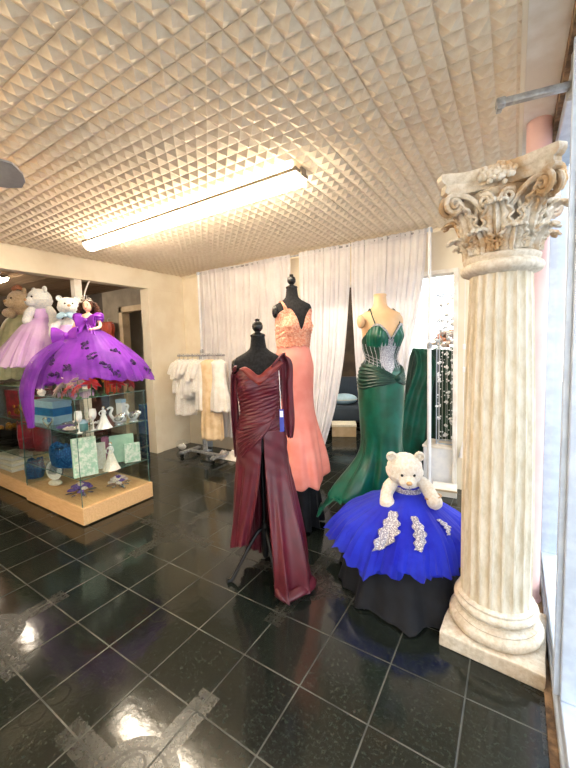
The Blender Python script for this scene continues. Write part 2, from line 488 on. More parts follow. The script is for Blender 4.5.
# embossed ceiling: every tile has 4 x 4 raised pyramids
def make_ceiling():
    bm = NB()
    P = .3294; ox, oy = .833, .76
    c = P / 4; h = .021
    x0, x1, y0, y1 = XL + .0, 1.757, -2.6, YB
    for a in range(math.floor((x0 - ox) / P), math.ceil((x1 - ox) / P)):
        for b in range(math.floor((y0 - oy) / P), math.ceil((y1 - oy) / P)):
            X, Y = ox + a * P, oy + b * P
            tilt = (RND.random() - .5) * .003
            def co(i, j):
                x = X + min(max(i * c, .0028), P - .0028); y = Y + min(max(j * c, .0010), P - .0010)
                return Vector((x, y, ZC - .006 + tilt * (i - 2) / 2))
            g = [[bm.verts.new(co(i, j)) for j in range(5)] for i in range(5)]
            for i in range(4):
                for j in range(4):
                    ap = bm.verts.new((X + (i + .5) * c, Y + (j + .5) * c, ZC - .006 - h))
                    q = (g[i][j], g[i][j + 1], g[i + 1][j + 1], g[i + 1][j])
                    for k in range(4): bm.faces.new((q[k], q[(k + 1) % 4], ap))
            # tile sides up into the seam
            ring = [g[i][0] for i in range(5)] + [g[4][j] for j in range(1, 5)] + [g[i][4] for i in range(3, -1, -1)] + [g[0][j] for j in range(3, 0, -1)]
            up = [bm.verts.new((v.co.x, v.co.y, ZC - .003)) for v in ring]
            for k in range(len(ring)):
                l = (k + 1) % len(ring); bm.faces.new((ring[k], ring[l], up[l], up[k]))
    for co_, no in (((x0, 0, 0), (-1, 0, 0)), ((x1, 0, 0), (1, 0, 0)), ((0, y0, 0), (0, -1, 0)), ((0, y1, 0), (0, 1, 0))):
        bmesh.ops.bisect_plane(bm, geom=bm.verts[:] + bm.edges[:] + bm.faces[:], plane_co=co_, plane_no=no, clear_outer=True)
    box(bm, XL, -2.6, ZC - .003, 1.76, YB, ZC + .12)
    return struct('ceiling', bm, m_tile, False)
make_ceiling()
# white soffit band along the shopfront, with its edge strip
bm = NB(); box(bm, 1.772, -2.6, ZC - .004, 1.905, YB, ZC + .12); struct('trim_1', bm, m_soffit)
bm = NB(); box(bm, 1.752, -2.6, ZC - .016, 1.772, YB, ZC + .02, .003); struct('trim_2', bm, m_wall)
# rough brown beam over the shop window
bm = NB(); box(bm, 1.905, -2.6, 2.62, 2.02, YB, 2.81)
bmesh.ops.subdivide_edges(bm, edges=bm.edges[:], cuts=12, use_grid_fill=True)
for v in bm.verts: v.co += Vector((nz(v.co.x * 9, v.co.y * 6, 3) * .006, 0, nz(v.co.x * 12, v.co.y * 7, 9) * .012))
struct('trim_3', bm, m_brown)

# left wall: beam over the wide opening, end pier and near part
bm = NB(); box(bm, XL - .14, -2.6, 2.415, XL, YB + .1, ZC + .1, .004); struct('wall_left', bm, m_wall)
bm = NB(); box(bm, XL - .14, 3.02, 0, XL, YB + .1, 2.415, .004); struct('wall_left_pier', bm, m_wall)
bm = NB(); box(bm, XL - .14, -2.6, 0, XL, .2, 2.415); struct('wall_left_front', bm, m_wall)
bm = NB(); box(bm, XL - .16, 2.985, 0, XL + .018, 3.085, 2.415, .004); struct('trim_4', bm, m_wall)
# back wall with a wide opening behind the curtains
bm = NB(); box(bm, XL, YB, 0, -.55, YB + .12, ZC + .1); struct('wall_back', bm, m_wall)
bm = NB(); box(bm, -.55, YB, 2.25, 1.27, YB + .12, ZC + .1); struct('wall_back_header', bm, m_wall)
bm = NB(); box(bm, 1.27, YB, 0, 2.0, YB + .12, ZC + .1); struct('wall_back_jamb', bm, m_wall)
bm = NB(); box(bm, 1.235, YB - .03, 0.0, 1.275, YB + .15, 2.25, .004); box(bm, -.55, YB - .015, 2.22, 1.275, YB + .15, 2.262, .004); struct('trim_5', bm, m_soffit)
bm = NB(); box(bm, XL, YB - .02, ZC - .05, 1.76, YB, ZC, .004); struct('trim_6', bm, m_wall)
# wall behind the photographer
bm = NB(); box(bm, -6.3, -2.72, 0, 2.0, -2.6, ZC + .1); struct('wall_near', bm, m_wall)

# side room beyond the opening
bm = NB()
for i in range(22):
    y = -2.6 + i * .285
    if y > 3.4: break
    box(bm, -6.3, y, 2.62, XL - .14, y + .278, 2.66, .004)
box(bm, -6.3, -2.6, 2.66, XL - .14, 5.4, 2.78)
struct('ceiling_side', bm, m_plank)['kind'] = 'structure'
bm = NB(); box(bm, -6.42, -2.6, 0, -6.3, 7.0, ZC + .1); struct('wall_far', bm, m_dark)
YD = 3.5
bm = NB()
box(bm, -4.72, YD, 0, -4.1, YD + .1, 2.66); box(bm, -4.1, YD, 2.23, -3.36, YD + .1, 2.66); box(bm, -3.36, YD, 0, XL - .14, YD + .1, 2.66)
struct('wall_side', bm, m_grey)
bm = NB(); box(bm, -6.3, YD, 0, -4.72, YD + .1, 2.66); struct('wall_side_dark', bm, m_dark)
d = NB()
for a in ((-4.19, YD - .03, 0, -4.09, YD + .12, 2.31), (-3.37, YD - .03, 0, -3.27, YD + .12, 2.31), (-4.19, YD - .03, 2.21, -3.27, YD + .12, 2.31)): box(d, *a, .008)
struct('door_1', d, m_doorcase)
bm = NB(); box(bm, -6.3, 4.7, 0, -2.0, 4.8, ZC); struct('wall_store', bm, m_wall)
# back room behind the curtains
bm = NB(); box(bm, -2.1, YB + .12, 0, -2.0, 7.0, ZC + .1); struct('wall_back_left', bm, m_dark)
bm = NB()
box(bm, -2.1, 6.2, 0, .1, 6.3, 3.0); box(bm, 1.5, 6.2, 0, 2.1, 6.3, 3.0); box(bm, .1, 6.2, 2.85, 1.5, 6.3, 3.0); box(bm, .1, 6.2, 0, 1.5, 6.3, .5)
struct('wall_back_far', bm, m_dark)
bm = NB(); box(bm, -2.1, YB + .12, 2.86, 2.1, 7.0, 2.98); struct('ceiling_back', bm, m_soffit)
bm = NB(); box(bm, 1.99, YB, 0, 2.09, 7.0, 3.0); struct('wall_back_right', bm, m_soffit)
w2 = struct('window_2', box(NB(), .1, 6.2, .5, .16, 6.28, 2.85), m_alu)
bm = NB(); box(bm, 1.44, 6.2, .5, 1.5, 6.28, 2.85); box(bm, .1, 6.2, .5, 1.5, 6.28, .56); box(bm, .1, 6.2, 2.79, 1.5, 6.28, 2.85)
obj('window_frame', bm, m_alu, w2, False)
obj('window_pane', box(NB(), .16, 6.238, .56, 1.44, 6.242, 2.79), m_glass, w2, False)

# shop window along the right: sill rail, head rail, mullions, panes
def storefront():
    ys = [3.60, 2.50, 1.345, .19, -.97, -2.12, -2.6]
    o = None
    bm = NB()
    box(bm, 1.925, -2.6, .02, 2.01, YB, .135, .006)
    box(bm, 1.915, -2.6, .02, 1.94, YB, .06, .004)
    o = struct('window_1', bm, m_alu)
    bm = NB(); box(bm, 1.925, -2.6, 2.555, 2.01, YB, 2.635, .006); obj('window_head', bm, m_alu, o, False)
    for y in ys[:-1]:
        bm = NB(); box(bm, 1.925, y - .032, .135, 2.01, y + .032, 2.555, .005); box(bm, 1.905, y - .012, .135, 1.927, y + .012, 2.555, .003)
        obj('window_mullion', bm, m_alu, o, False)
    for a, b in zip(ys[1:], ys[:-1]):
        obj('window_pane', box(NB(), 1.968, a + .03, .13, 1.974, b - .03, 2.56), m_glass, o, False)
storefront()
bm = NB(); box(bm, 1.888, -2.6, 0, 1.925, YB, .018)
bmesh.ops.subdivide_edges(bm, edges=bm.edges[:], cuts=14, use_grid_fill=True)
for v in bm.verts: v.co.z += abs(nz(v.co.x * 16, v.co.y * 9, 1)) * .012 * (v.co.z > .01); v.co.x += nz(v.co.y * 8, 4, v.co.z * 20) * .006 * (v.co.x < 1.9)
struct('baseboard_right', bm, m_brown)

# narrow blue-grey door edge on the back wall beside the curtain
bm = NB(); box(bm, -2.33, YB - .04, 0, -2.20, YB, 2.33, .004); struct('trim_7', bm, m_alu)

# outside
bm = NB(); box(bm, 2.02, -12, -.16, 16, 16, -.04); struct('ground_outside', bm, m_concrete)
bm = NB(); box(bm, -6, 7.05, -.16, 2.0, 16, -.04); struct('ground_yard', bm, m_concrete)
t = thing('building', 'pale building across the street seen through the shop window', 'building', (13, 4, -.04))
obj('facade', box(NB(), 0, -12, 0, 3, 12, 4.2), m_render, t, False)
for k in range(6):
    y = -10 + k * 4
    w = obj('window', box(NB(), -.05, y, .8, .02, y + 1.8, 2.6, .01), m_grey, t, False)
obj('parapet', box(NB(), -.15, -12.1, 4.2, 3.1, 12.1, 4.45, .02), m_alu, t, False)
t = thing('hanging_sign', 'red rectangular sign outside the shop window at upper right', 'sign', (2.1, 1.93, 1.97))
obj('sign_panel', box(NB(), -.012, -.2, 0, .012, .115, .30, .003), m_signred, t, False)
bm = NB(); tube(bm, [(0, .05, .29), (0, .05, .86)], .004); tube(bm, [(0, -.12, .29), (0, -.12, .86)], .004)
obj('hanger_rod', bm, m_aludark, t)

# ------------------------------------------------------------------ ceiling lamps
def strip_lamp(name, label, loc, L, glow):
    t = thing(name, label, 'lamp', loc)
    bm = NB(); tube(bm, [(-L / 2 + .05, -.05, .098), (L / 2 - .05, -.05, .098)], .013, 12); obj('uplight_tube', bm, glow, t)
    bm = NB(); box(bm, -L / 2, -.078, .045, L / 2, .078, .070, .004); obj('housing', bm, m_housing, t, False)
    bm = NB()
    n = 10
    prof = [(.070 * cos(PI + PI * k / n), .045 + .062 * sin(PI + PI * k / n) * 1.0) for k in range(n + 1)]
    loft(bm, [[(x, y, z) for y, z in prof] for x in (-L / 2 + .01, L / 2 - .01)])
    obj('diffuser', bm, glow, t)
    for s in (-1, 1):
        bm = NB(); box(bm, s * L / 2 - .004, -.03, .03, s * L / 2 + .014, .03, .085, .004); obj('end_cap', bm, m_housing, t, False)
        bm = NB(); tube(bm, [(s * (L / 2 - .05), 0, .088), (s * (L / 2 - .05), 0, max(ZC - loc[2] - .005, .12))], .008); obj('hanger_rod', bm, m_blackmetal, t)
    return t
strip_lamp('strip_light', 'long lit fluorescent strip light hanging below the embossed ceiling', (-.64, 1.74, 2.565), 2.48, m_lampglow)
strip_lamp('strip_light', 'lit fluorescent strip light in the side room behind the cream beam', (-5.1, 1.70, 2.50), 2.4, m_lampback)

strip_lamp('strip_light', 'added fill strip light out of view over the front of the shop', (-.64, -1.1, 2.565), 2.48, m_lampglow)  # unseen extra strip behind the camera, added to brighten the shop interior
strip_lamp('strip_light', 'lit strip light on the back room ceiling behind the curtains', (-.2, 4.55, 2.72), 2.4, m_lampback)

t = thing('fill_bulb', 'added fill bulb hidden on the storeroom ceiling beyond the side doorway', 'lamp', (-4.2, 4.15, ZC - .02))  # added bulb, hidden above the door head, lifts the black storeroom
bm = NB(); lathe(bm, [(.05, 0), (.05, -.02), (.022, -.03), (.022, -.07)], 20); obj('socket', bm, m_porc, t)
bm = NB(); ell(bm, (0, 0, -.11), (.04, .04, .05), nu=18, nv=12); obj('bulb', bm, m_fillbulb, t)
struct('ceiling_store', box(NB(), -6.3, 3.6, ZC - .02, -2.1, 4.8, ZC + .05), m_wall)
# ceiling fan: hub left of the frame, one blade tip in view
t = thing('ceiling_fan', 'grey ceiling fan whose blade tip enters at upper left', 'fan', (-.75, .0, 2.42), 0)
bm = NB(); lathe(bm, [(.02, .27), (.02, .12), (.10, .11), (.12, .06), (.12, .0), (.09, -.03), (.03, -.04)], 24); obj('motor', bm, m_fan, t)
bm = NB(); lathe(bm, [(.07, .265), (.06, .20), (.025, .18)], 20); obj('canopy', bm, m_fan, t)
for k in range(5):
    an = R(58 + 72 * k)
    bm = NB()
    pts = [(.16, -.06), (.40, -.082), (.60, -.088), (.66, -.075), (.69, -.02), (.69, .03), (.665, .075), (.60, .088), (.40, .082), (.16, .06)]
    lo = [bm.verts.new((x, y, .012 - y * .36)) for x, y in pts]; hi = [bm.verts.new((x, y, .020 - y * .36)) for x, y in pts]
    bm.faces.new(lo); bm.faces.new(hi)
    for i in range(len(pts)): bm.faces.new((lo[i], lo[(i + 1) % len(pts)], hi[(i + 1) % len(pts)], hi[i]))
    box(bm, .09, -.018, .004, .2, .018, .012)
    bmesh.ops.rotate(bm, verts=bm.verts[:], cent=(0, 0, 0), matrix=Matrix.Rotation(an, 3, 'Z'))
    obj('blade', bm, m_fan, t)
for k in range(3):
    an = 2 * PI * k / 3 + .6
    bm = NB(); ell(bm, (.09 * cos(an), .09 * sin(an), -.075), (.035, .035, .045), nu=14, nv=9); obj('bulb', bm, m_bulb, t)

# grey metal bar sticking out from the window head
t = thing('metal_bar', 'grey metal closer bar jutting from the window head at upper right', 'bar', (1.95, 1.512, 2.49), R(190))
bm = NB(); box(bm, 0.0, -.014, -.012, .27, .014, .014, .004); obj('bar', bm, m_aludark, t)
bm = NB(); box(bm, .25, -.018, -.016, .285, .018, .018, .007, 3); box(bm, .262, -.02, -.03, .282, .02, -.012, .004); obj('end_clip', bm, m_aludark, t)
bm = NB(); box(bm, -.01, -.04, -.035, .04, .04, .035, .006); box(bm, .01, -.03, .03, .03, .03, .13, .004); obj('mounting_bracket', bm, m_aludark, t)

# white post standing in the wide opening, with its conduit
t = thing('support_post', 'white painted post under the beam behind the doll', 'post', (XL - .07, 2.04, 0))
bm = NB(); box(bm, -.045, -.045, 0, .045, .045, 2.415, .006); obj('post', bm, m_soffit, t, False)
bm = NB(); tube(bm, smoothpath([(.0, .075, 0), (.0, .075, 1.9), (.01, .08, 2.2), (.03, .12, 2.36), (.05, .14, 2.41)], 24), .010); obj('conduit', bm, m_soffit, t)

# pink pipe post behind the plaster column
t = thing('support_post', 'pink painted round post between the plaster column and the window', 'post', (1.845, 2.12, 0))
bm = NB(); lathe(bm, [(.058, 0), (.058, ZC - .004)], 32); obj('post', bm, m_pink, t)
bm = NB(); lathe(bm, [(.056, 0), (.070, .0), (.070, .012), (.065, .03), (.059, .036)], 32); obj('base_collar', bm, m_pink, t)

# ================================================================== PLASTER COLUMN
def make_column():
    t = thing('corinthian_column', 'weathered cream plaster column with leafy capital by the shop window', 'column', (1.69, 1.71, 0), R(-4.5))
    bm = NB(); box(bm, -.218, -.218, 0, .218, .218, .075, .006)
    bmesh.ops.subdivide_edges(bm, edges=bm.edges[:], cuts=6, use_grid_fill=True)
    for v in bm.verts:
        v.co += Vector((nz(v.co.y * 11, v.co.z * 9, 1), nz(v.co.x * 11, v.co.z * 9, 2), nz(v.co.x * 8, v.co.y * 8, 3))) * .004 * (1 if v.co.z > .01 else 0)
    obj('plinth', bm, m_plaster2, t)
    bm = NB()
    prof = [(.200, .072)]
    prof += [(.178 + .034 * cos(a), .108 + .034 * sin(a)) for a in [R(-80 + 20 * k) for k in range(9)]]
    prof += [(.190, .143), (.190, .148), (.177, .155), (.172, .166), (.174, .176), (.184, .182)]
    prof += [(.170 + .020 * cos(a), .204 + .021 * sin(a)) for a in [R(-80 + 20 * k) for k in range(9)]]
    prof += [(.176, .226), (.176, .236), (.162, .246)]
    n = 64
    rings = [[Vector((r * cos(2 * PI * i / n), r * sin(2 * PI * i / n), z)) * (1 + .006 * nz(i * .35, z * 30, 5)) for i in range(n)] for r, z in prof]
    loft(bm, rings); obj('base_moulding', bm, m_plaster2, t)
    # fluted shaft
    bm = NB(); nf = 20; per = 10; n = nf * per
    rings = []
    for k in range(41):
        z = .24 + (1.855 - .24) * k / 40
        s = k / 40
        r0 = .158 - .026 * s ** 1.4 + .006 * sin(s * PI)
        end = min(sstep(0, .03, s), sstep(1, .975, s))
        ring = []
        for i in range(n):
            u = (i % per) / per
            w = abs(u - .5) * 2
            dp = 0.0 if w > .74 else math.sqrt(max(0, 1 - (w / .74) ** 2)) * .014
            r = r0 - dp * end
            a = 2 * PI * i / n
            r *= 1 + .006 * nz(cos(a) * 5, sin(a) * 5, z * 4)
            ring.append(Vector((r * cos(a), r * sin(a), z)))
        rings.append(ring)
    loft(bm, rings); obj('shaft', bm, m_shaft, t)
    bm = NB()
    lathe(bm, [(.130, 1.835), (.150, 1.842)] + [(.152 + .022 * cos(R(a)), 1.868 + .024 * sin(R(a))) for a in range(-80, 81, 20)] + [(.152, 1.895), (.160, 1.905), (.162, 1.918), (.150, 1.926), (.13, 1.93)], 64)
    obj('astragal_ring', bm, m_plaster2, t)
    bm = NB(); lathe(bm, [(.125, 1.91), (.125, 2.0), (.132, 2.08), (.150, 2.15), (.172, 2.19), (.165, 2.215)], 48); obj('bell', bm, m_plaster, t)

    def leaf(ang, z0, h, w, rb, out, curl):
        """acanthus leaf: lobed outline, raised ribs, tip rolling out and down"""
        bm = NB()
        nu, nv = 26, 30
        def P(u, v):
            a = u * 2 - 1
            if v < .66:
                s = v / .66
                rad = rb + .014 + out * .45 * s ** 2.2; z = z0 + h * s
            else:
                s = (v - .66) / .34
                th = s * R(165)
                rad = rb + .014 + out * .45 + curl * (1 - cos(th)) * .9; z = z0 + h + curl * .8 * sin(th)
            prof = (.60 + .48 * sin(min(v * 1.3 + .05, 1) * PI * .62)) * (1 - .62 * sstep(.55, 1, v))
            lob = 1 + .16 * sin(v * PI * 11)
            wid = w * prof * (1 + (lob - 1) * abs(a))
            rib = .013 * (1 - min(abs(a) / .12, 1)) + .007 * cos(abs(a) * PI * 4) * (1 - .3 * abs(a)) + .005 * cos((v * 8 - abs(a) * 2.2) * 2 * PI) * abs(a)
            rr = rad + rib + .014 * a * a * sstep(0, .4, v)
            aa = ang + a * wid / max(rr, .05)
            return Vector((rr * cos(aa), rr * sin(aa), z - .016 * abs(a) * v + .010 * lob * abs(a) * v))
        grid(bm, P, nu, nv)
        obj('acanthus_leaf', bm, m_plaster, t, solid=.011)
    for k in range(8):
        leaf(R(22.5 + 45 * k), 1.915, .085, .052, .122, .066, .030)
    for k in range(8):
        leaf(R(45 * k), 1.93, .170, .056, .128, .085, .036)
    for k in range(4):
        leaf(R(45 + 90 * k), 1.99, .145, .046, .150, .100, .034)
    # volutes: spirals under the four corners and pairs in the middle of each face
    for k in range(4):
        ca = R(45 + 90 * k)
        for s in (-1, 1):
            bm = NB()
            e = Vector((cos(ca), sin(ca), 0)); side = Vector((-sin(ca), cos(ca), 0)) * s
            c = e * .255 + Vector((0, 0, 2.150)) + side * .020
            pts = []; rs = []
            st = Vector((0, 0, 0)) + e * .135 + side * .085 + Vector((0, 0, 2.075))
            top = c + Vector((0, 0, .043)) - e * .01
            for i in range(9):
                f = i / 9
                pts.append(st.lerp(top, f) + Vector((0, 0, .03 * sin(f * PI)))); rs.append(.010 + .004 * f)
            for i in range(30):
                th = R(90) - i / 29 * R(640)
                r = .044 * (1 - i / 34)
                pts.append(c + e * r * cos(th) + Vector((0, 0, r * sin(th))) + side * (.010 * i / 29)); rs.append(.013 * (1 - i / 60))
            tube(bm, pts, rs, 8)
            obj('volute', bm, m_plaster, t)
        fa = R(90 * k)
        e = Vector((cos(fa), sin(fa), 0)); sd = Vector((-sin(fa), cos(fa), 0))
        for s in (-1, 1):
            bm = NB(); pts = []; rs = []
            c = e * .178 + sd * s * .042 + Vector((0, 0, 2.142))
            for i in range(8):
                f = i / 8
                pts.append(e * .15 + sd * s * (.095 - .03 * f) + Vector((0, 0, 2.07 + .09 * f))); rs.append(.009)
            for i in range(26):
                th = R(60) + i / 25 * R(560)
                r = .032 * (1 - i / 30)
                pts.append(c + sd * s * r * cos(th) + Vector((0, 0, r * sin(th))) + e * .012 * i / 25); rs.append(.010 * (1 - i / 50))
            tube(bm, pts, rs, 8); obj('helix', bm, m_plaster, t)
        # fleuron: knobbly rosette on the abacus face
        bm = NB(); c = e * .205 + Vector((0, 0, 2.226))
        ell(bm, c, (.030, .030, .026), nu=12, nv=8)
        rr = random.Random(5 + k)
        for i in range(40):
            a = rr.random() * 2 * PI; q = .060 * math.sqrt(rr.random())
            ell(bm, c + sd * q * cos(a) * 1.15 + Vector((0, 0, q * sin(a) * .75)) + e * (.018 + .012 * (1 - q / .05)), .010 + rr.random() * .005, nu=8, nv=6)
        obj('fleuron', bm, m_plaster, t)
    # abacus: concave sides, cut corners, stepped mouldings
    bm = NB()
    def ring(z, sc):
        pts = []
        for k in range(4):
            a0 = R(45 + 90 * k); a1 = R(45 + 90 * (k + 1))
            rc = .335 * sc
            p0 = Vector((rc * cos(a0), rc * sin(a0), 0)); p1 = Vector((rc * cos(a1), rc * sin(a1), 0))
            d = (p1 - p0).normalized(); cut = .026
            q0 = p0 + d * cut; q1 = p1 - d * cut
            mid = Vector((cos((a0 + a1) / 2), sin((a0 + a1) / 2), 0))
            for i in range(15):
                f = i / 14
                p = q0.lerp(q1, f) - mid * (.050 * sc * 4 * f * (1 - f))
                pts.append(Vector((p.x, p.y, z + .004 * nz(p.x * 14, p.y * 14, z * 5))))
        return pts
    loft(bm, [ring(z, s) for z, s in ((2.195, .90), (2.203, .94), (2.215, .95), (2.22, .93), (2.238, .93), (2.243, .965), (2.256, 1.0), (2.275, 1.0), (2.282, .985))])
    obj('abacus', bm, m_plaster, t)
make_column()

# ================================================================== DRESS FORMS AND GOWNS
FORM = [  # z, half width, half depth (measured from the stand's floor)
    (.80, .150, .118), (.93, .156, .122), (1.02, .143, .108), (1.12, .124, .093), (1.20, .132, .097), (1.30, .140, .102),
    (1.38, .150, .094), (1.43, .160, .080), (1.462, .150, .068), (1.485, .110, .058), (1.505, .076, .052), (1.53, .054, .048), (1.60, .045, .043)]
FORM2 = [(z, a * (1.04 if z < .99 else 1 if z > 1.07 else 1.04), b * (1.12 if z < 1.0 else 1)) for z, a, b in FORM]
FORM2 = [(z, a if abs(z - 1.12) > .01 else .113, b) for z, a, b in FORM2]
def form_pt(th, z, off=0.0, tbl=FORM, bust=.034, face=-90, zb=1.285):
    rx, ry = tabz(tbl, z)
    r = Vector(((rx + off) * cos(th), (ry + off) * sin(th), 0))
    d = math.degrees(th)
    b = 0
    for s in (-1, 1):
        da = (d - (face + s * 30) + 180) % 360 - 180
        b += math.exp(-(da / 21) ** 2) * math.exp(-((z - zb) / .062) ** 2)
    n = Vector((cos(th), sin(th), 0))
    p = r + n * bust * b
    # shoulders: keep the back flat, slope
    return Vector((p.x, p.y, z))

def dress_form(label, loc, rz, cover, face=-90, finial=True, tripod=False, stump=False):
    t = thing('dress_form', label, 'dress form', loc, rz, None)
    bm = NB()
    n = 56
    zs = [.86 + (1.60 - .86) * k / 60 for k in range(61)]
    loft(bm, [[form_pt(2 * PI * i / n, z, 0, face=face) for i in range(n)] for z in zs])
    obj('torso', bm, cover, t)
    e = Vector((cos(R(face)), sin(R(face)), 0)); sd = Vector((-e.y, e.x, 0))
    if finial:
        bm = NB(); lathe(bm, [(.046, 1.597), (.049, 1.603), (.049, 1.612), (.030, 1.622), (.018, 1.628), (.017, 1.634)], 28)
        lathe(bm, [(.012, 1.630), (.022, 1.634), (.034, 1.652), (.036, 1.668), (.030, 1.688), (.018, 1.698), (.014, 1.702), (.018, 1.706), (.014, 1.714), (.004, 1.717)], 28)
        obj('finial', bm, m_blackgloss, t)
    else:
        bm = NB(); lathe(bm, [(.047, 1.598), (.049, 1.604), (.049, 1.614), (.044, 1.618)], 28); obj('neck_cap', bm, m_skin, t)
    for s in (-1, 1):
        bm = NB()
        c = sd * s * (.158 if not stump else .165) + Vector((0, 0, 1.405))
        ell(bm, c, (.022 if not stump else .030, .036, .052), rot=(0, 0, math.atan2(sd.y, sd.x)), nu=20, nv=14)
        obj('arm_plate', bm, m_blackgloss if finial else m_skin, t)
    bm = NB(); tube(bm, [(0, 0, .12), (0, 0, .88)], .014, 12); obj('pole', bm, m_blackmetal, t)
    if tripod:
        for a in (205, -72, 70):
            bm = NB(); ca, sa = cos(R(a)), sin(R(a))
            prof = [(.01, .30), (.05, .285), (.12, .20), (.18, .11), (.225, .045), (.25, .016), (.275, .016)]
            tube(bm, smoothpath([(r * ca, r * sa, z) for r, z in prof], 20), [.013] * 21, 8)
            obj('leg', bm, m_blackmetal, t)
        bm = NB(); lathe(bm, [(.02, .10), (.026, .14), (.026, .30), (.02, .34)], 16); obj('hub', bm, m_blackmetal, t)
    else:
        bm = NB(); lathe(bm, [(.13, 0), (.13, .012), (.10, .026), (.02, .04), (.018, .14)], 28); obj('base', bm, m_blackmetal, t)
    return t

def ribbon(bm, pts, widths, side, wave=.006, n=10, nv=30, fold=2.0):
    """hanging cloth strip: path pts, widths, side vector, with lengthwise folds"""
    side = Vector(side).normalized()
    def P(u, v):
        p = Vector(crom(pts, v)); w = crom([(x,) for x in widths], v)[0]
        q = Vector(crom(pts, min(v + .02, 1))) - Vector(crom(pts, max(v - .02, 0)))
        nrm = q.cross(side)
        if nrm.length < 1e-6: nrm = Vector((0, -1, 0))
        nrm.normalize()
        return p + side * (u - .5) * w + nrm * wave * sin(u * PI * 2 * fold + v * 3)
    grid(bm, P, n, nv)

# ---------------------------------------------------------------- burgundy
B0 = Vector((.386 - .050, 1.60 - .036, 0)); BR = R(35.67)
dress_form('black dress form with knob finial wearing the burgundy gown', B0, BR, m_black, -90, True, True)
def burgundy():
    t = thing('evening_gown', 'burgundy satin draped evening gown with side slit on the nearest black form', 'gown', B0, BR)
    ZH = 1.0
    def ztop(d):   # neckline height by angle (deg)
        return angtab([(-180, 1.345), (-150, 1.375), (-122, 1.405), (-108, 1.388), (-90, 1.352), (-72, 1.388), (-52, 1.425), (-28, 1.428), (0, 1.36), (60, 1.33), (120, 1.33)], d)[0]
    def body(th, z):
        d = math.degrees(th)
        p = form_pt(th, z, .009)
        k = sstep(.80, 1.0, z) * sstep(1.40, 1.32, z)
        ru = .0022 * (sin((z * 75 - (d + 90) * .060) * 2 * PI * .5 + 2 * nz(d * .02, z * 6)) + .6 * sin((z * 130 - d * .05) * 2 * PI * .4 + 2)) * (k * .85 + .15)
        q = Vector((cos(th), sin(th), 0)) * ru
        return p + q
    # bodice
    bm = NB(); n = 120
    def P(u, v):
        th = u * 2 * PI - PI; d = math.degrees(th)
        z = ZH + (ztop(d) - ZH) * v
        return body(th, z)
    grid(bm, P, n, 90, True)
    obj('bodice', bm, m_burg, t, solid=.004)
    # cowl facing along the neckline
    bm = NB()
    def P(u, v):
        d = -135 + 110 * u; th = R(d)
        zt = ztop(d)
        p = body(th, zt - .055 * v * sin(min(u * 4, 1) * PI / 2) * sin(min((1 - u) * 4, 1) * PI / 2))
        return p + Vector((cos(th), sin(th), 0)) * (.003 + .009 * sin(v * PI)) + Vector((0, 0, .004 * (1 - v)))
    grid(bm, P, 50, 10); obj('neckline_fold', bm, m_burgin, t, solid=.003)
    # skirt: wrap with slit right of the front, train running out to the right front
    hem = [(-180, -.222, .03, .20), (-150, -.222, -.06, .21), (-130, -.205, -.11, .235), (-105, -.17, -.145, .265), (-89, -.135, -.165, .27), (-84, .055, -.285, .004), (-62, .13, -.345, .004), (-42, .25, -.29, .004), (-20, .285, -.16, .004), (0, .27, -.03, .004), (30, .20, .09, .004), (70, .06, .15, .02), (110, -.09, .16, .06), (145, -.19, .11, .12)]
    ZS = .66
    def hp(d):
        a = -84
        dd = (d - a) % 360 + a
        if dd > 180: dd2 = dd - 360
        else: dd2 = dd
        # no interpolation across the slit
        ks = sorted([(x if x >= -84 else x + 360, X, Y, Z) for x, X, Y, Z in hem])
        for i in range(len(ks) - 1):
            if ks[i][0] <= dd <= ks[i + 1][0] + 1e-6:
                u = (dd - ks[i][0]) / (ks[i + 1][0] - ks[i][0]); u2 = u * u * (3 - 2 * u) * .4 + u * .6
                return Vector([ks[i][k] * (1 - u2) + ks[i + 1][k] * u2 for k in (1, 2, 3)])
        return Vector(ks[-1][1:])
    bm = NB()
    def P(u, v):
        d = -84 + 355 * u; th = R(d)
        top = body(th, ZH)
        H = hp(d)
        # edges of the slit meet higher up
        z = ZH + .0 - (ZH - H.z) * v
        f = sstep(0, 1, (ZH - z) / ZH) ** 1.25
        fp = form_pt(th, max(z, .86), .012)
        ring = Vector((fp.x, fp.y, 0)) * (1 + .04 * sstep(.15, .5, v))
        p = ring.lerp(Vector((H.x, H.y, 0)), f)
        fold = (.004 + .018 * v) * (sin(th * 9 + 1.5 * sin(v * 3)) + .6 * sin(th * 17 + 2 * v)) * sstep(.12, .5, v) * (1 if H.z < .1 else .55)
        drape = .0015 * (1 + sin((z * 60 + (d + 90) * .12) * 1.2)) * (1 - sstep(.15, .6, v))
        nrm = Vector((cos(th), sin(th), 0))
        p += nrm * (fold + drape)
        if H.z < .05 and v > .93:   # puddled hem
            p.z = 0; q = (v - .93) / .07
            return Vector((p.x * (1 + .05 * q), p.y * (1 + .05 * q), .012 + (z - .0) * .6 * (1 - q) + .014 * abs(sin(th * 11)) + .008))
        return Vector((p.x, p.y, max(z, .012)))
    grid(bm, P, 190, 90)
    obj('skirt', bm, m_burg, t, solid=.004)
    # turned-up hem fold lying on the floor in front
    bm = NB()
    def P(u, v):
        d = -84 + 62 * u
        H = hp(d)
        a = v * PI * 1.15
        out = Vector((H.x, H.y, 0)).normalized()
        wv = .012 * sin(u * 15)
        return Vector((H.x, H.y, 0)) * (1.0 + .03 * sin(u * 9)) + out * (.030 * sin(a) + wv) + Vector((0, 0, .012 + .055 * v + .010 * sin(u * 12 + 1)))
    grid(bm, P, 60, 12); obj('hem_fold', bm, m_burg, t, solid=.004)
    # wrap drape across the hip to the right
    bm = NB()
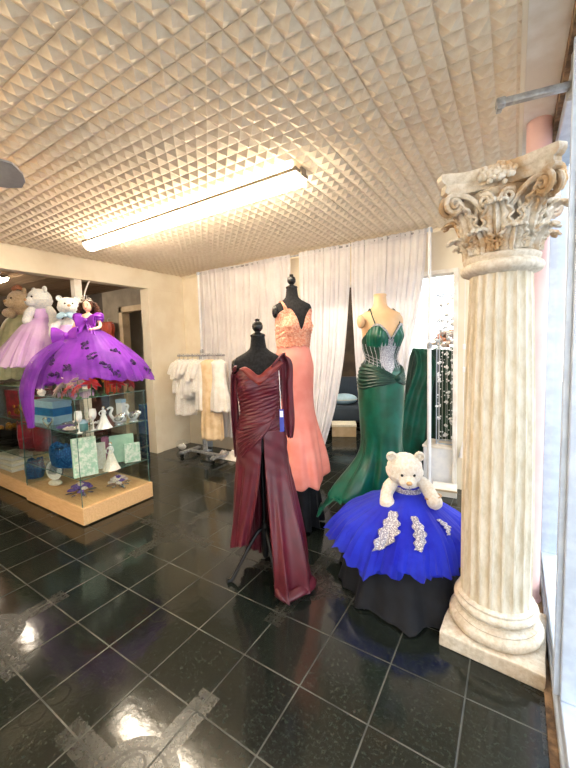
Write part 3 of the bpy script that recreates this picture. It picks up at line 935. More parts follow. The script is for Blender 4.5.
    for k in range(7):
        pts = []
        for i in range(19):
            u = i / 18
            d = -170 + 125 * u + k * 2; z = 1.005 + .012 * k - .05 * k * (1 - u) + .10 * (u ** 1.5) * .6
            p = form_pt(R(d), max(z, .82), .013)
            pts.append(p)
        tube(bm, pts, [.010 * sin(PI * (i + .6) / 19.2) + .002 for i in range(19)], 8)
    obj('hip_drape', bm, m_burg, t)
    # off-shoulder bands and long sash tails
    bm = NB()
    ribbon(bm, [(.085, -.105, 1.405), (.125, -.075, 1.45), (.158, -.01, 1.475), (.165, .05, 1.44), (.13, .09, 1.36)], [.05, .06, .07, .06, .04], (.3, -.8, .5), .006)
    ribbon(bm, [(.152, -.03, 1.475), (.180, -.04, 1.42), (.180, -.05, 1.25), (.186, -.05, 1.05), (.192, -.05, .93)], [.045, .075, .070, .072, .03], (1, -.25, 0), .012, 12, 30, 1.5)
    obj('sash', bm, m_burg, t, solid=.004)
    bm = NB()
    ribbon(bm, [(-.142, -.05, 1.40), (-.166, -.03, 1.385), (-.172, .02, 1.36), (-.14, .07, 1.34)], [.045, .06, .06, .04], (.2, -.5, .8), .005)
    ribbon(bm, [(-.168, -.01, 1.36), (-.170, .0, 1.2), (-.166, .01, 1.0), (-.162, .01, .80)], [.03, .05, .055, .04], (1, .3, 0), .010, 10, 30, 1.5)
    obj('sash', bm, m_burg, t, solid=.004)
    # price tag on a string
    bm = NB(); tube(bm, [(.128, -.095, 1.38), (.131, -.107, 1.25), (.134, -.112, 1.135)], .0022, 6); g = obj('tag_string', bm, m_porc, t)
    bm = NB(); box(bm, .122, -.120, .99, .150, -.114, 1.135, .002); k = obj('price_tag', bm, m_tagb, t, False); k['label'] = 'blue and white price tag'
    obj('tag_sticker', box(NB(), .126, -.1215, 1.085, .146, -.1195, 1.125), m_porc, k, False)
burgundy()

# ---------------------------------------------------------------- cloth covered pedestals
def draped(label, loc, r, h, foot, rz=0, seed=1, tag_='draped_pedestal'):
    t = thing(tag_, label, 'pedestal', loc, rz)
    bm = NB(); lathe(bm, [(r * .80, 0), (r * .80, h - .012)], 40); obj('drum', bm, m_blackgloss, t)
    bm = NB()
    def P(u, v):
        th = 2 * PI * u
        if v < .3:
            q = v / .3
            return Vector((r * q * cos(th) + 1e-4 * cos(th), r * q * sin(th) + 1e-4 * sin(th), h + .002 * nz(cos(th) * q * 3, sin(th) * q * 3, seed)))
        s = (v - .3) / .7
        fl = foot(math.degrees(th))
        amp = .028 * s
        rr = r + .004 + (fl - r) * s ** 1.6 + amp * (sin(th * 11 + seed) + .6 * sin(th * 19 + seed * 2) + nz(cos(th) * 3, sin(th) * 3, seed) * 1.2)
        z = max(h * (1 - s), .008) + (.010 * abs(sin(th * 15 + seed)) if s > .95 else 0)
        return Vector((rr * cos(th), rr * sin(th), z))
    grid(bm, P, 120, 40, True)
    obj('drape', bm, m_blackcloth, t, solid=.003)
    return t
CB = Vector((.178, 2.249, 0))
draped('tall round pedestal covered in black cloth under the coral gown', CB, .185, .40, lambda d: .20, 0, 2)
bm = NB()
t = thing('white_shoe', 'small white shoe tip showing at the foot of the coral gown pedestal', 'shoe', (.315, 2.02, 0), R(60))
def P(u, v):
    a = 2 * PI * u; s = v
    w = .030 * (.35 + .65 * sin(PI * min(s * .9 + .12, 1)))
    hh = .012 + .028 * s
    return Vector((.13 * (.5 - s), w * cos(a), .018 + hh * .5 + hh * .5 * sin(a)))
rows = grid(bm, P, 20, 14, True); bm.faces.new(rows[0]); bm.faces.new(rows[-1]); obj('upper', bm, m_porc, t)
obj('sole', box(NB(), -.065, -.026, 0, .068, .026, .016, .006), m_porc, t)

# ---------------------------------------------------------------- coral
CF = -62; CR = R(30.1)
C0 = Vector((CB.x + .008, CB.y, .41))
dress_form('tall black dress form with knob finial wearing the coral gown', C0, CR, m_black, CF, True)
def coral():
    t = thing('evening_gown', 'coral V-neck evening gown with lace bodice on the pedestal behind the burgundy one', 'gown', C0, CR)
    ZW = 1.14
    def ztop(d):
        return angtab([(-180 + 28, 1.36), (-125 + 28, 1.425), (-106 + 28, 1.36), (-90 + 28, 1.255), (-74 + 28, 1.36), (-55 + 28, 1.425), (-20 + 28, 1.36), (28 + 28, 1.25), (90 + 28, 1.16), (150 + 28, 1.25)], d)[0]
    bm = NB()
    def P(u, v):
        th = 2 * PI * u - PI; d = math.degrees(th)
        z = ZW + (ztop(d) - ZW) * v
        p = form_pt(th, z, .008 + .002 * nz(th * 8, z * 30, 2), face=CF)
        return p
    grid(bm, P, 110, 60, True); obj('bodice', bm, m_corallace, t, solid=.004)
    bm = NB()   # scalloped lace motifs at the waist and neckline
    rr = random.Random(3)
    for k in range(420):
        d = rr.uniform(-180, 180); z = ZW + abs(rr.gauss(0, .06))
        if z > ztop(d): z = ztop(d)
        th = R(d); p = form_pt(th, max(z - .02, 1.09), .013, face=CF)
        ell(bm, p, (.012 + rr.random() * .008, .005, .010 + rr.random() * .008), rot=(0, rr.random() * 3, th + PI / 2), nu=8, nv=6)
    obj('lace_motifs', bm, m_corallace, t)
    e = Vector((cos(R(CF)), sin(R(CF)), 0)); sd = Vector((-e.y, e.x, 0))
    for s in (-1, 1):
        bm = NB()
        ribbon(bm, [tuple(sd * s * .095 + e * .088 + Vector((0, 0, 1.40))), tuple(sd * s * .108 + e * .066 + Vector((0, 0, 1.455))), tuple(sd * s * .105 + Vector((0, 0, 1.492))), tuple(sd * s * .09 - e * .055 + Vector((0, 0, 1.455))), tuple(sd * s * .075 - e * .085 + Vector((0, 0, 1.33)))], [.035, .024, .020, .020, .03], tuple(sd), .001)
        obj('strap', bm, m_corallace, t, solid=.004)
    hem = [(-180, -.20, .02, -.01), (-140, -.17, -.13, -.015), (-110, -.06, -.205, -.02), (-85, .05, -.235, -.03), (-62, .13, -.225, -.025), (-40, .185, -.17, -.03), (-15, .24, -.09, .03), (10, .265, -.01, .05), (40, .21, .09, .03), (90, .03, .17, .0), (140, -.14, .12, .0)]
    def P(u, v):
        th = 2 * PI * u - PI; d = math.degrees(th)
        H = angtab(hem, d)
        z = ZW - (ZW - H[2]) * v
        zz = max(z, .86)
        p = form_pt(th, zz, .010, face=CF)
        ring = Vector((p.x, p.y, 0))
        f = sstep(.30, 1.02, v) ** 1.5
        ring *= 1 - .06 * math.exp(-((v - .5) / .2) ** 2)
        p = ring.lerp(Vector((H[0], H[1], 0)), f)
        fold = .016 * sstep(.45, 1, v) * (sin(th * 7 + .8) + .5 * sin(th * 13 + 1))
        p += Vector((cos(th), sin(th), 0)) * fold
        return Vector((p.x, p.y, z + .01 * sstep(.9, 1, v) * sin(th * 9)))
    bm = NB(); grid(bm, P, 120, 80, True); obj('skirt', bm, m_coral, t, solid=.004)
coral()

# ---------------------------------------------------------------- emerald
G0 = Vector((.86 + .0, 2.47, .30)); GR = R(17.9); GF = -62
draped('low round pedestal covered in black cloth under the emerald gown', Vector((.84, 2.50, 0)), .25, .29, lambda d: .27, 0, 5)
def green_form():
    t = dress_form('headless beige dress form wearing the emerald gown', G0, GR, m_skin, GF, False, False, True)
green_form()
def emerald():
    t = thing('evening_gown', 'emerald satin corset gown with silver beading on the beige form', 'gown', G0, GR)
    e = Vector((cos(R(GF)), sin(R(GF)), 0)); sd = Vector((-e.y, e.x, 0))
    ZW = .97
    def ztop(a):   # a relative to facing
        return angtab([(-180, 1.22), (-130, 1.235), (-75, 1.305), (-48, 1.365), (-30, 1.375), (-14, 1.33), (0, 1.272), (14, 1.33), (30, 1.375), (48, 1.365), (75, 1.305), (130, 1.235)], a)[0]
    def body(a, z, off):
        return form_pt(R(a + GF), z, off, face=GF, tbl=FORM2)
    bm = NB()
    grid(bm, lambda u, v: body(-180 + 360 * u, ZW + (ztop(-180 + 360 * u) - ZW) * v, .008), 110, 60, True)
    obj('bodice', bm, m_greendark, t, solid=.004)
    for s in (-1, 1):       # gathered cups
        bm = NB()
        def P(u, v):
            a = s * (8 + 62 * u); z0 = 1.215 - .012 * sin(u * PI); z1 = ztop(a) - .002
            z = z0 + (z1 - z0) * v
            return body(a, z, .014 + .006 * sin(v * PI) + .003 * sin(u * 40 + v * 5))
        grid(bm, P, 50, 24); obj('cup', bm, m_green, t, solid=.003)
    # beaded front panel and edge
    bm = NB()
    def P(u, v):
        z = 1.00 + (1.265 - 1.00) * v
        hw = 30 - 8 * v if z > 1.10 else 30 * (z - 1.0) / .10 * .8 + 4
        a = -4 + (u - .5) * 2 * hw
        return body(a, z, .015)
    grid(bm, P, 30, 40); k = obj('beaded_panel', bm, m_silver, t, solid=.003); k['label'] = 'silver beaded front panel'
    bm = NB()
    for s in (-1, 1):
        def P(u, v):
            a = s * (2 + 46 * u); z = ztop(a) + .006 - .026 * v * (1 - .5 * u)
            return body(a, z, .020 + .004 * sin(v * PI))
        grid(bm, P, 30, 6)
    obj('beaded_edge', bm, m_silver, t, solid=.003)
    bm = NB()   # boning lines
    for s in (-1, 1):
        for a0, a1 in ((20, 14), (32, 24), (46, 36), (60, 50), (76, 66), (94, 86)):
            tube(bm, [body(s * (a0 + (a1 - a0) * i / 12), 1.21 - .17 * i / 12 + .02 * (a0 > 55), .0165) for i in range(13)], .0024, 6)
        for j in range(3):
            tube(bm, [body(s * (30 + 55 * i / 10), 1.06 + .022 * j + .05 * (i / 10), .0165) for i in range(11)], .0022, 6)
    obj('boning', bm, m_silver, t)
    for s in (-1, 1):
        bm = NB()
        pts = [body(s * 40, 1.37, .010), sd * s * .104 + e * .072 + Vector((0, 0, 1.440)), sd * s * .100 + e * .02 + Vector((0, 0, 1.500)), sd * s * .08 - e * .06 + Vector((0, 0, 1.44)), body(180 - s * 30, 1.25, .010)]
        tube(bm, smoothpath([tuple(p) for p in pts], 24), .005, 8); obj('strap', bm, m_greendark, t)
    # gathered hip wrap twisting at the front
    bm = NB()
    for s in (-1, 1):
        def P(u, v):
            a = 12 + s * 174 * (1 - u)
            near = min(1, abs(a - 12) / 85)
            sp = .20 + .80 * near ** .85
            z = .962 + (v - .5) * .215 * sp + .022 * near + .006 * sin(a * .05 + 3)
            pl = .0055 * abs(sin(v * PI * 7 + .5 * sin(a * .06))) + .004 * sin(v * PI * 15 + a * .03) * near
            edge = sstep(0, .08, v) * sstep(1, .92, v)
            return form_pt(R(a + GF), max(z, .82), .013 + (.012 * u + pl) * (.3 + .7 * edge), face=GF, tbl=FORM2) + Vector((0, 0, 0))
        grid(bm, P, 80, 56)
    obj('hip_wrap', bm, m_greendark, t, solid=.003)
    bm = NB(); ell(bm, body(12, .965, .030), (.026, .020, .032), rot=(.3, .5, 0), nu=16, nv=10); obj('twist_knot', bm, m_greendark, t)
    hem = [(-180, -.40, -.06, .004), (-155, -.37, -.22, .004), (-125, -.20, -.24, .004), (-95, -.06, -.18, .004), (-62, .07, -.16, .004), (-35, .17, -.12, .004), (0, .24, -.02, .004), (40, .20, .13, .004), (90, .03, .21, .004), (140, -.20, .16, .004)]
    def P(u, v):
        th = 2 * PI * u - PI; d = math.degrees(th)
        H = angtab(hem, d)
        ZS = 1.02
        z = ZS - (ZS - H[2]) * v
        p = form_pt(th, max(z, .88), .012, face=GF, tbl=FORM2)
        ring = Vector((p.x, p.y, 0)) * (1 + .03 * sin(min(v * 3, 1) * PI) - .10 * math.exp(-((v - .62) / .2) ** 2))
        f = sstep(.45, 1.02, v) ** 2.0
        q = ring.lerp(Vector((H[0], H[1], 0)), f)
        q += Vector((cos(th), sin(th), 0)) * .020 * sstep(.4, 1, v) * (sin(th * 8 + .5) + .5 * sin(th * 15))
        return Vector((q.x, q.y, z + (.012 * abs(sin(th * 10)) if v > .96 else 0)))
    bm = NB(); grid(bm, P, 130, 90, True); obj('skirt', bm, m_green, t, solid=.004)
    # train draped over the pedestal edge at the left
    bm = NB()
    def P(u, v):
        x = -.30 - .19 * u; y = -.05 - .24 * v
        z = .014 + .018 * abs(sin(u * 7 + v * 3)) - .10 * sstep(.35, 1, u)
        return Vector((x, y + .03 * sin(u * 5), z))
    grid(bm, P, 24, 24); obj('train', bm, m_green, t, solid=.004)
emerald()

# ================================================================== BLUE BEAR
P0 = Vector((1.15, 2.0, 0))
def foot(d):
    return angtab([(-180, .38), (-135, .42), (-105, .45), (-75, .52), (-40, .47), (0, .42), (60, .40), (120, .42)], d)[0]
draped('low wide pedestal covered in black cloth under the blue-gowned bear', P0, .37, .24, foot, 0, 3)

def fur(bm, amp=.004, sc=40, seed=0):
    for v in bm.verts:
        n = v.normal if v.normal.length > 0 else Vector((0, 0, 1))
        v.co += n * amp * nz(v.co.x * sc + seed, v.co.y * sc, v.co.z * sc)

def plush(label, loc, rz, furm, s=1.0, head=(0, 0, .71), hr=.105, turn=0, nose=True, armpose=None, cat='teddy bear', snout=None, body_r=(.075, .06, .10), name='teddy_bear', nod=0):
    """bear: one root, head, muzzle, ears, eyes, nose, torso, two arms"""
    t = thing(name, label, cat, loc, rz)
    H = Vector(head)
    Mh = Matrix.Translation(H) @ Euler((nod, 0, turn)).to_matrix().to_4x4()
    bm = NB(); ell(bm, (0, 0, 0), (hr, hr * .95, hr * .93), nu=40, nv=28)
    for v in bm.verts:
        if v.co.z < 0: v.co.x *= 1.06; v.co.y *= 1.04
    bm.normal_update(); fur(bm, hr * .045, 6 / hr)
    bm.transform(Mh); obj('head', bm, furm, t)
    bm = NB(); ell(bm, (0, -hr * .80, -hr * .28), (hr * .50, hr * .46, hr * .42), nu=28, nv=18); bm.normal_update(); fur(bm, hr * .02, 7 / hr); bm.transform(Mh); obj('muzzle', bm, furm, t)
    for sx in (-1, 1):
        bm = NB(); ell(bm, (sx * hr * .78, .0, hr * .80), (hr * .30, hr * .17, hr * .32), nu=20, nv=14)
        for v in bm.verts:
            if v.co.y < 0 and (Vector((v.co.x - sx * hr * .78, 0, v.co.z - hr * .8)).length < hr * .2): v.co.y += hr * .12
        bm.transform(Mh); obj('ear', bm, furm, t)
        bm = NB(); ell(bm, (sx * hr * .33, -hr * .86, hr * .12), hr * .085, nu=12, nv=8); bm.transform(Mh); obj('eye', bm, m_eye, t)
    bm = NB(); ell(bm, (0, -hr * 1.22, -hr * .17), (hr * .17, hr * .12, hr * .13), nu=16, nv=10); bm.transform(Mh); obj('nose', bm, snout or m_snout, t)
    bm = NB(); tube(bm, [Mh @ Vector((0, -hr * 1.25, -hr * .28)), Mh @ Vector((0, -hr * 1.22, -hr * .44)), Mh @ Vector((hr * .15, -hr * 1.12, -hr * .52))], hr * .018, 6); obj('mouth', bm, m_eye, t)
    return t, Mh

def gathered(bm, c0, c1, prof, hemz, nu=160, nv=46, seed=0, amp=1.0, nf=17, lean=None, ruff=.02):
    """full gathered skirt; prof rows (s, radius x, radius y, z); centre slides c0 -> c1"""
    def P(u, v):
        th = 2 * PI * u
        rx, ry, z = tabz(prof, v)
        k = amp * v
        w = 1 + (.030 + .02 * v) * k * sin(th * nf + seed + 2.0 * sin(th * 2 + seed)) + .022 * k * sin(th * (nf * 3 + 1) + seed * 2 + 2 * nz(cos(th) * 3, sin(th) * 3, seed)) + .05 * k * nz(cos(th) * 2, sin(th) * 2, seed + v * 2)
        zz = z + (hemz(math.degrees(th)) * v * v) + ruff * sstep(.75, 1, v) * (.35 * sin(th * nf * 1.7 + seed) + 1.3 * nz(cos(th) * 5 + seed, sin(th) * 5, 1.7)) + .02 * k * nz(cos(th) * 4 + seed, sin(th) * 4, v * 3)
        c = c0 + (c1 - c0) * v
        return Vector((c[0] + rx * w * cos(th), c[1] + ry * w * sin(th), zz))
    grid(bm, P, nu, nv, True)
    return P

def blue_bear():
    t, Mh = plush('white plush bear in a royal blue tulle ballgown on the black-draped pedestal', Vector((1.12, 2.02, .0)), R(15), m_furw, head=(.037, -.03, .715), hr=.112, turn=R(12), nod=R(14), name='plush_bear')
    bx = .058
    bm = NB(); loft(bm, [[Vector((bx + rx * cos(2 * PI * i / 32), -.005 + rx * .82 * sin(2 * PI * i / 32), z)) for i in range(32)] for z, rx in ((.50, .07), (.56, .080), (.60, .085), (.64, .075), (.67, .05))])
    obj('torso', bm, m_furw, t)
    for pts, rs in (([(-.005, -.02, .64), (-.055, -.06, .60), (-.075, -.10, .55), (-.070, -.125, .515)], [.036, .042, .040, .044]),
                    ([(.120, -.02, .645), (.165, -.05, .615), (.195, -.085, .575), (.212, -.11, .545)], [.036, .042, .040, .044])):
        bm = NB(); pp = smoothpath(pts, 16); tube(bm, pp, [crom([(r,) for r in rs], i / 16)[0] for i in range(17)], 18)
        ell(bm, pts[-1], (.047, .047, .047), nu=20, nv=14)
        bm.normal_update(); fur(bm, .004, 50); obj('arm', bm, m_furw, t)
    bm = NB(); loft(bm, [[Vector((bx + rx * cos(2 * PI * i / 40), -.005 + rx * .86 * sin(2 * PI * i / 40), z + .006 * cos(4 * PI * i / 40))) for i in range(40)] for z, rx in ((.525, .078), (.54, .083), (.57, .089), (.598, .091), (.604, .086))])
    k = obj('gown_bodice', bm, m_silverfab, t); k['label'] = 'silver sequin bodice'
    bm = NB()
    tube(bm, [Vector((bx + .094 * cos(2 * PI * i / 30), -.005 + .081 * sin(2 * PI * i / 30), .604 + .006 * sin(i * 2))) for i in range(31)], .006, 6); obj('bodice_trim', bm, m_bluein, t)
    bm = NB(); tube(bm, [Vector((.205 + .046 * cos(2 * PI * i / 20), -.095 + .04 * sin(2 * PI * i / 20), .57 + .012 * cos(2 * PI * i / 20))) for i in range(21)], .005, 6); obj('bracelet', bm, m_snout, t)
    hz = lambda d: angtab([(-180, -.03), (-140, -.02), (-122, -.05), (-108, -.09), (-92, -.03), (-60, -.05), (-30, -.04), (0, -.01), (60, .05), (120, .05)], d)[0]
    c0 = Vector((bx, -.005, 0)); c1 = Vector((-.01, -.085, 0))
    pr_in = [(0, .078, .070, .535), (.15, .13, .12, .51), (.4, .25, .22, .45), (.7, .36, .31, .38), (1, .41, .35, .28)]
    bm = NB(); gathered(bm, c0, c1, [(v, a * (1 - .14 * v), b * (1 - .14 * v), z - .03) for v, a, b, z in pr_in], hz, 150, 40, 1, .3, 15); obj('underskirt', bm, m_bluein, t, solid=.002)
    keep = None
    for i, (sc, sd_, am) in enumerate(((1.03, 1.0, .8), (1.09, 4.4, 1.2))):
        pr_o = [(v, rx * (1 + (sc - 1) * v), ry * (1 + (sc - 1) * v), z + .004 + .012 * (i + 1)) for v, rx, ry, z in pr_in]
        bm = NB(); keep = gathered(bm, c0, c1, pr_o, lambda d, i=i: hz(d) - .015 * i, 200, 50, sd_, am, 15 + 3 * i, ruff=.028)
        obj('tulle_layer', bm, m_bluetulle, t)
    # silver appliques running down the front
    for (d0, v0, v1, hw) in ((-108, .30, .74, 7.5), (-78, .34, .72, 5.0), (-42, .40, .62, 3.0)):
        bm = NB()
        def P(u, v):
            vv = v0 + (v1 - v0) * v
            w = hw * (.35 + .9 * sin(min(v * .9 + .08, 1) * PI) ** .8) * (1 + .22 * sin(v * 26))
            d = d0 + (u - .5) * 2 * w + 5 * sin(v * 3)
            p = keep((d % 360) / 360, vv)
            o = Vector((p.x - .02, p.y + .03, .35)).normalized()
            return p + o * .012
        grid(bm, P, 14, 36); k = obj('silver_applique', bm, m_silverfab, t, solid=.004)
blue_bear()

# ================================================================== GLASS SHOWCASES
def showcase(label, x0, x1, y0, y1, H, shelves):
    t = thing('display_case', label, 'display case', (x1, y0, 0))
    w = x1 - x0; dd = y1 - y0
    bm = NB(); box(bm, -w, 0, .012, 0, dd, .165, .003); box(bm, -w + .03, .03, 0, -.03, dd - .03, .015); obj('base', bm, m_maple, t, False)
    for nm, a in (('front_pane', (-w + .006, .012, .165, -.030, .018, H)), ('back_pane', (-w + .006, dd - .018, .165, -.030, dd - .012, H)),
                  ('side_pane', (-.034, .012, .165, -.028, dd - .012, H)), ('side_pane', (-w + .006, .012, .165, -w + .012, dd - .012, H))):
        o = obj(nm, box(NB(), *a), m_case, t, False)
    for x, y in ((-.031, .015), (-.031, dd - .015), (-w + .009, .015), (-w + .009, dd - .015)):
        obj('glass_edge', box(NB(), x - .0025, y - .0025, .165, x + .0025, y + .0025, H), m_edge, t, False)
    for z in shelves:
        o = obj('shelf', box(NB(), -w + .014, .02, z - .008, -.036, dd - .02, z), m_case, t, False)
        bm = NB(); box(bm, -w + .014, .0195, z - .0075, -.036, .0225, z - .0005); box(bm, -.0385, .02, z - .0075, -.0355, dd - .02, z - .0005); obj('shelf_edge', bm, m_edge, o, False)
    o = obj('top', box(NB(), -w, .005, H, -.022, dd - .005, H + .008), m_case, t, False)
    bm = NB(); box(bm, -w, .004, H + .0005, -.022, .007, H + .0075); box(bm, -.0245, .005, H + .0005, -.0215, dd - .005, H + .0075); obj('top_edge', bm, m_edge, o, False)
    return t
CX0, CX1, CY0, CY1, CH = -2.52, -1.40, 1.245, 1.955, 1.122
showcase('glass display case on pale wood base under the purple doll', CX0, CX1, CY0, CY1, CH, (.41, .82))
showcase('taller glass display case at the left edge under the lavender bear', -3.95, -2.545, 1.265, 1.935, 1.19, (.44, .84))
TOP = CH + .0085; TOP2 = 1.19 + .0085

# ------------------------------------------------------------------ purple doll
def doll():
    t = thing('doll', 'brown-haired doll in a huge purple ballgown on the glass display case', 'doll', (-1.76, 1.60, TOP), R(38))
    g = Vector((.015, -.01, 0))
    hz = .845
    bm = NB(); ell(bm, g + Vector((0, -.004, hz)), (.042, .044, .054), nu=32, nv=22)
    ell(bm, g + Vector((0, -.050, hz - .012)), (.006, .008, .008), nu=10, nv=8)
    tube(bm, [g + Vector((0, 0, hz - .045)), g + Vector((0, 0, .745))], [.016, .02], 14)
    loft(bm, [[g + Vector((rx * cos(2 * PI * i / 28), ry * sin(2 * PI * i / 28), z)) for i in range(28)] for z, rx, ry in ((.64, .05, .045), (.70, .058, .05), (.745, .066, .045), (.765, .05, .035), (.775, .02, .02))])
    obj('head', bm, m_face, t)
    for s in (-1, 1):
        bm = NB(); ell(bm, g + Vector((s * .016, -.043, hz + .006)), (.0065, .004, .005), nu=10, nv=8); obj('eye', bm, m_eye, t)
        bm = NB(); tube(bm, [g + Vector((s * (.009 + .014 * i / 5), -.0445, hz + .019 + .003 * sin(i / 5 * PI))) for i in range(6)], .0016, 5); obj('eyebrow', bm, m_hair, t)
    bm = NB(); ell(bm, g + Vector((0, -.044, hz - .028)), (.010, .004, .004), nu=10, nv=8); obj('lips', bm, m_lip, t)
    bm = NB(); rr = random.Random(4)
    ell(bm, g + Vector((0, .014, hz + .012)), (.056, .050, .060), nu=28, nv=18)
    for k in range(46):     # ringlets
        a = rr.uniform(-20, 200); r0 = .054 + rr.random() * .015
        x, y = r0 * cos(R(a)), .012 + r0 * .85 * sin(R(a))
        L = rr.uniform(.07, .14); pts = []
        for i in range(18):
            f = i / 17; th = f * 14 + k
            pts.append(g + Vector((x * (1 + .55 * f) + .008 * cos(th), y * (1 + .4 * f) + .008 * sin(th), hz + .03 - L * f)))
        tube(bm, pts, .0095, 6)
    obj('hair', bm, m_hair, t)
    bm = NB()
    tube(bm, [g + Vector((.050 * cos(a), -.006 + .042 * sin(a), hz + .048)) for a in [R(180 + 9 * i) for i in range(21)]], .004, 6)
    for i in range(7):
        a = R(205 + 130 * i / 6); h = .018 + .022 * sin(i / 6 * PI)
        p = g + Vector((.050 * cos(a), -.006 + .042 * sin(a), hz + .048)); tube(bm, [p, p + Vector((0, 0, h))], [.006, .002], 6); ell(bm, p + Vector((0, 0, h)), .005, nu=8, nv=6)
    obj('tiara', bm, m_silvermet, t)
    bm = NB(); loft(bm, [[g + Vector((rx * cos(2 * PI * i / 40), ry * sin(2 * PI * i / 40), z + (.012 * abs(cos(PI * i / 20)) if z > .7 else 0))) for i in range(40)] for z, rx, ry in ((.60, .060, .052), (.64, .056, .050), (.69, .068, .060), (.725, .074, .060))])
    obj('bodice', bm, m_purple, t)
    for s in (-1, 1):
        bm = NB(); ell(bm, g + Vector((s * .095, 0, .735)), (.048, .045, .048), nu=30, nv=20)
        for v in bm.verts: v.co += (v.co - (g + Vector((s * .095, 0, .735)))) * .10 * sin(math.atan2(v.co.z - .735, v.co.y) * 9)
        obj('puff_sleeve', bm, m_purple, t)
        bm = NB(); tube(bm, smoothpath([tuple(g + Vector((s * .10, -.01, .70))), tuple(g + Vector((s * .12, -.05, .64))), tuple(g + Vector((s * .07, -.11, .615)))], 12), [.018 - .0006 * i for i in range(13)], 12); ell(bm, g + Vector((s * .062, -.116, .615)), (.014, .018, .012), nu=12, nv=8)
        obj('arm', bm, m_face, t)
    pr = [(0, .060, .054, .625), (.12, .12, .10, .60), (.3, .26, .20, .50), (.5, .39, .29, .39), (.75, .50, .37, .26), (1, .555, .40, .135)]
    c0 = g.copy(); c1 = Vector((.025, -.02, 0))
    hzf = lambda d: angtab([(-180, -.01), (-135, .0), (-100, .02), (-70, .03), (-35, .02), (0, .03), (90, .05)], d)[0]
    pin = [(v, rx * (.97 - .08 * v), ry * (.97 - .08 * v), z - .016) for v, rx, ry, z in pr]
    bm = NB(); gathered(bm, c0, c1, pin, hzf, 150, 44, 2, .7, 13); obj('underskirt', bm, m_purple, t, solid=.003)
    bm = NB(); f = gathered(bm, c0, c1, [(v, rx, ry, z + .004) for v, rx, ry, z in pr], lambda d: hzf(d) - .065 + .07 * math.exp(-(((d + 75 + 180) % 360 - 180) / 50) ** 2), 190, 50, 5, .9, 15, ruff=.022); obj('tulle_layer', bm, m_purptulle, t)
    # long tulle scarf hanging off the left front
    bm = NB()
    ribbon(bm, [(-.16, -.20, .50), (-.29, -.33, .34), (-.345, -.41, .12), (-.35, -.42, -.06), (-.345, -.42, -.24)], [.10, .17, .16, .13, .06], (1, -.5, 0), .022, 20, 40, 3)
    obj('trailing_scarf', bm, m_purptulle, t)
    # big bows at the waist
    for bx, bz, s in ((-.20, .565, 1.0), (-.02, .69, .75)):
        bm = NB(); c = g + Vector((bx + .05, -.12 if s < 1 else -.13, bz))
        if s < 1: c = g + Vector((.01, -.075, .70))
        for q in (-1, 1):
            def P(u, v):
                a = 2 * PI * v; x = q * u * .115 * s
                h = (.012 + .055 * sin(u * PI * .62)) * s
                return c + Vector((x, .028 * s * cos(a) * (u + .1) - .02 * u, h * sin(a) + .010 * sin(a * 4) * u))
            grid(bm, P, 14, 24)
        for q in (-1, 1):
            ribbon(bm, [tuple(c), tuple(c + Vector((q * .05, -.03, -.08)) * s), tuple(c + Vector((q * .09, -.075, -.19)) * s)], [.03, .05, .07], (1, 0, 0), .006, 8, 14)
        ell(bm, c + Vector((0, -.012, 0)), (.022 * s, .02 * s, .026 * s), nu=14, nv=10)
        obj('bow', bm, m_purple, t, solid=.003)
    rr = random.Random(12)
    for k, (d, v) in enumerate(((-128, .50), (-112, .62), (-95, .76), (-72, .58), (-60, .74), (-40, .50), (-24, .70), (-140, .80), (-80, .40), (-8, .84), (-52, .88), (-108, .88))):
        bm = NB()
        for q in range(9):
            dd = d + rr.uniform(-4.5, 4.5); vv = min(v + rr.uniform(-.055, .055), .97)
            p = f((dd % 360) / 360, vv); o = Vector((p.x, p.y * 1.3, .25)).normalized()
            ell(bm, p + o * .006, (.013 + rr.random() * .012, .004, .008 + rr.random() * .006), rot=(rr.uniform(-.5, .5), rr.uniform(-1.5, 1.5), math.atan2(o.y, o.x) + PI / 2), nu=10, nv=6)
        obj('flower_applique', bm, m_purpflower, t)
doll()

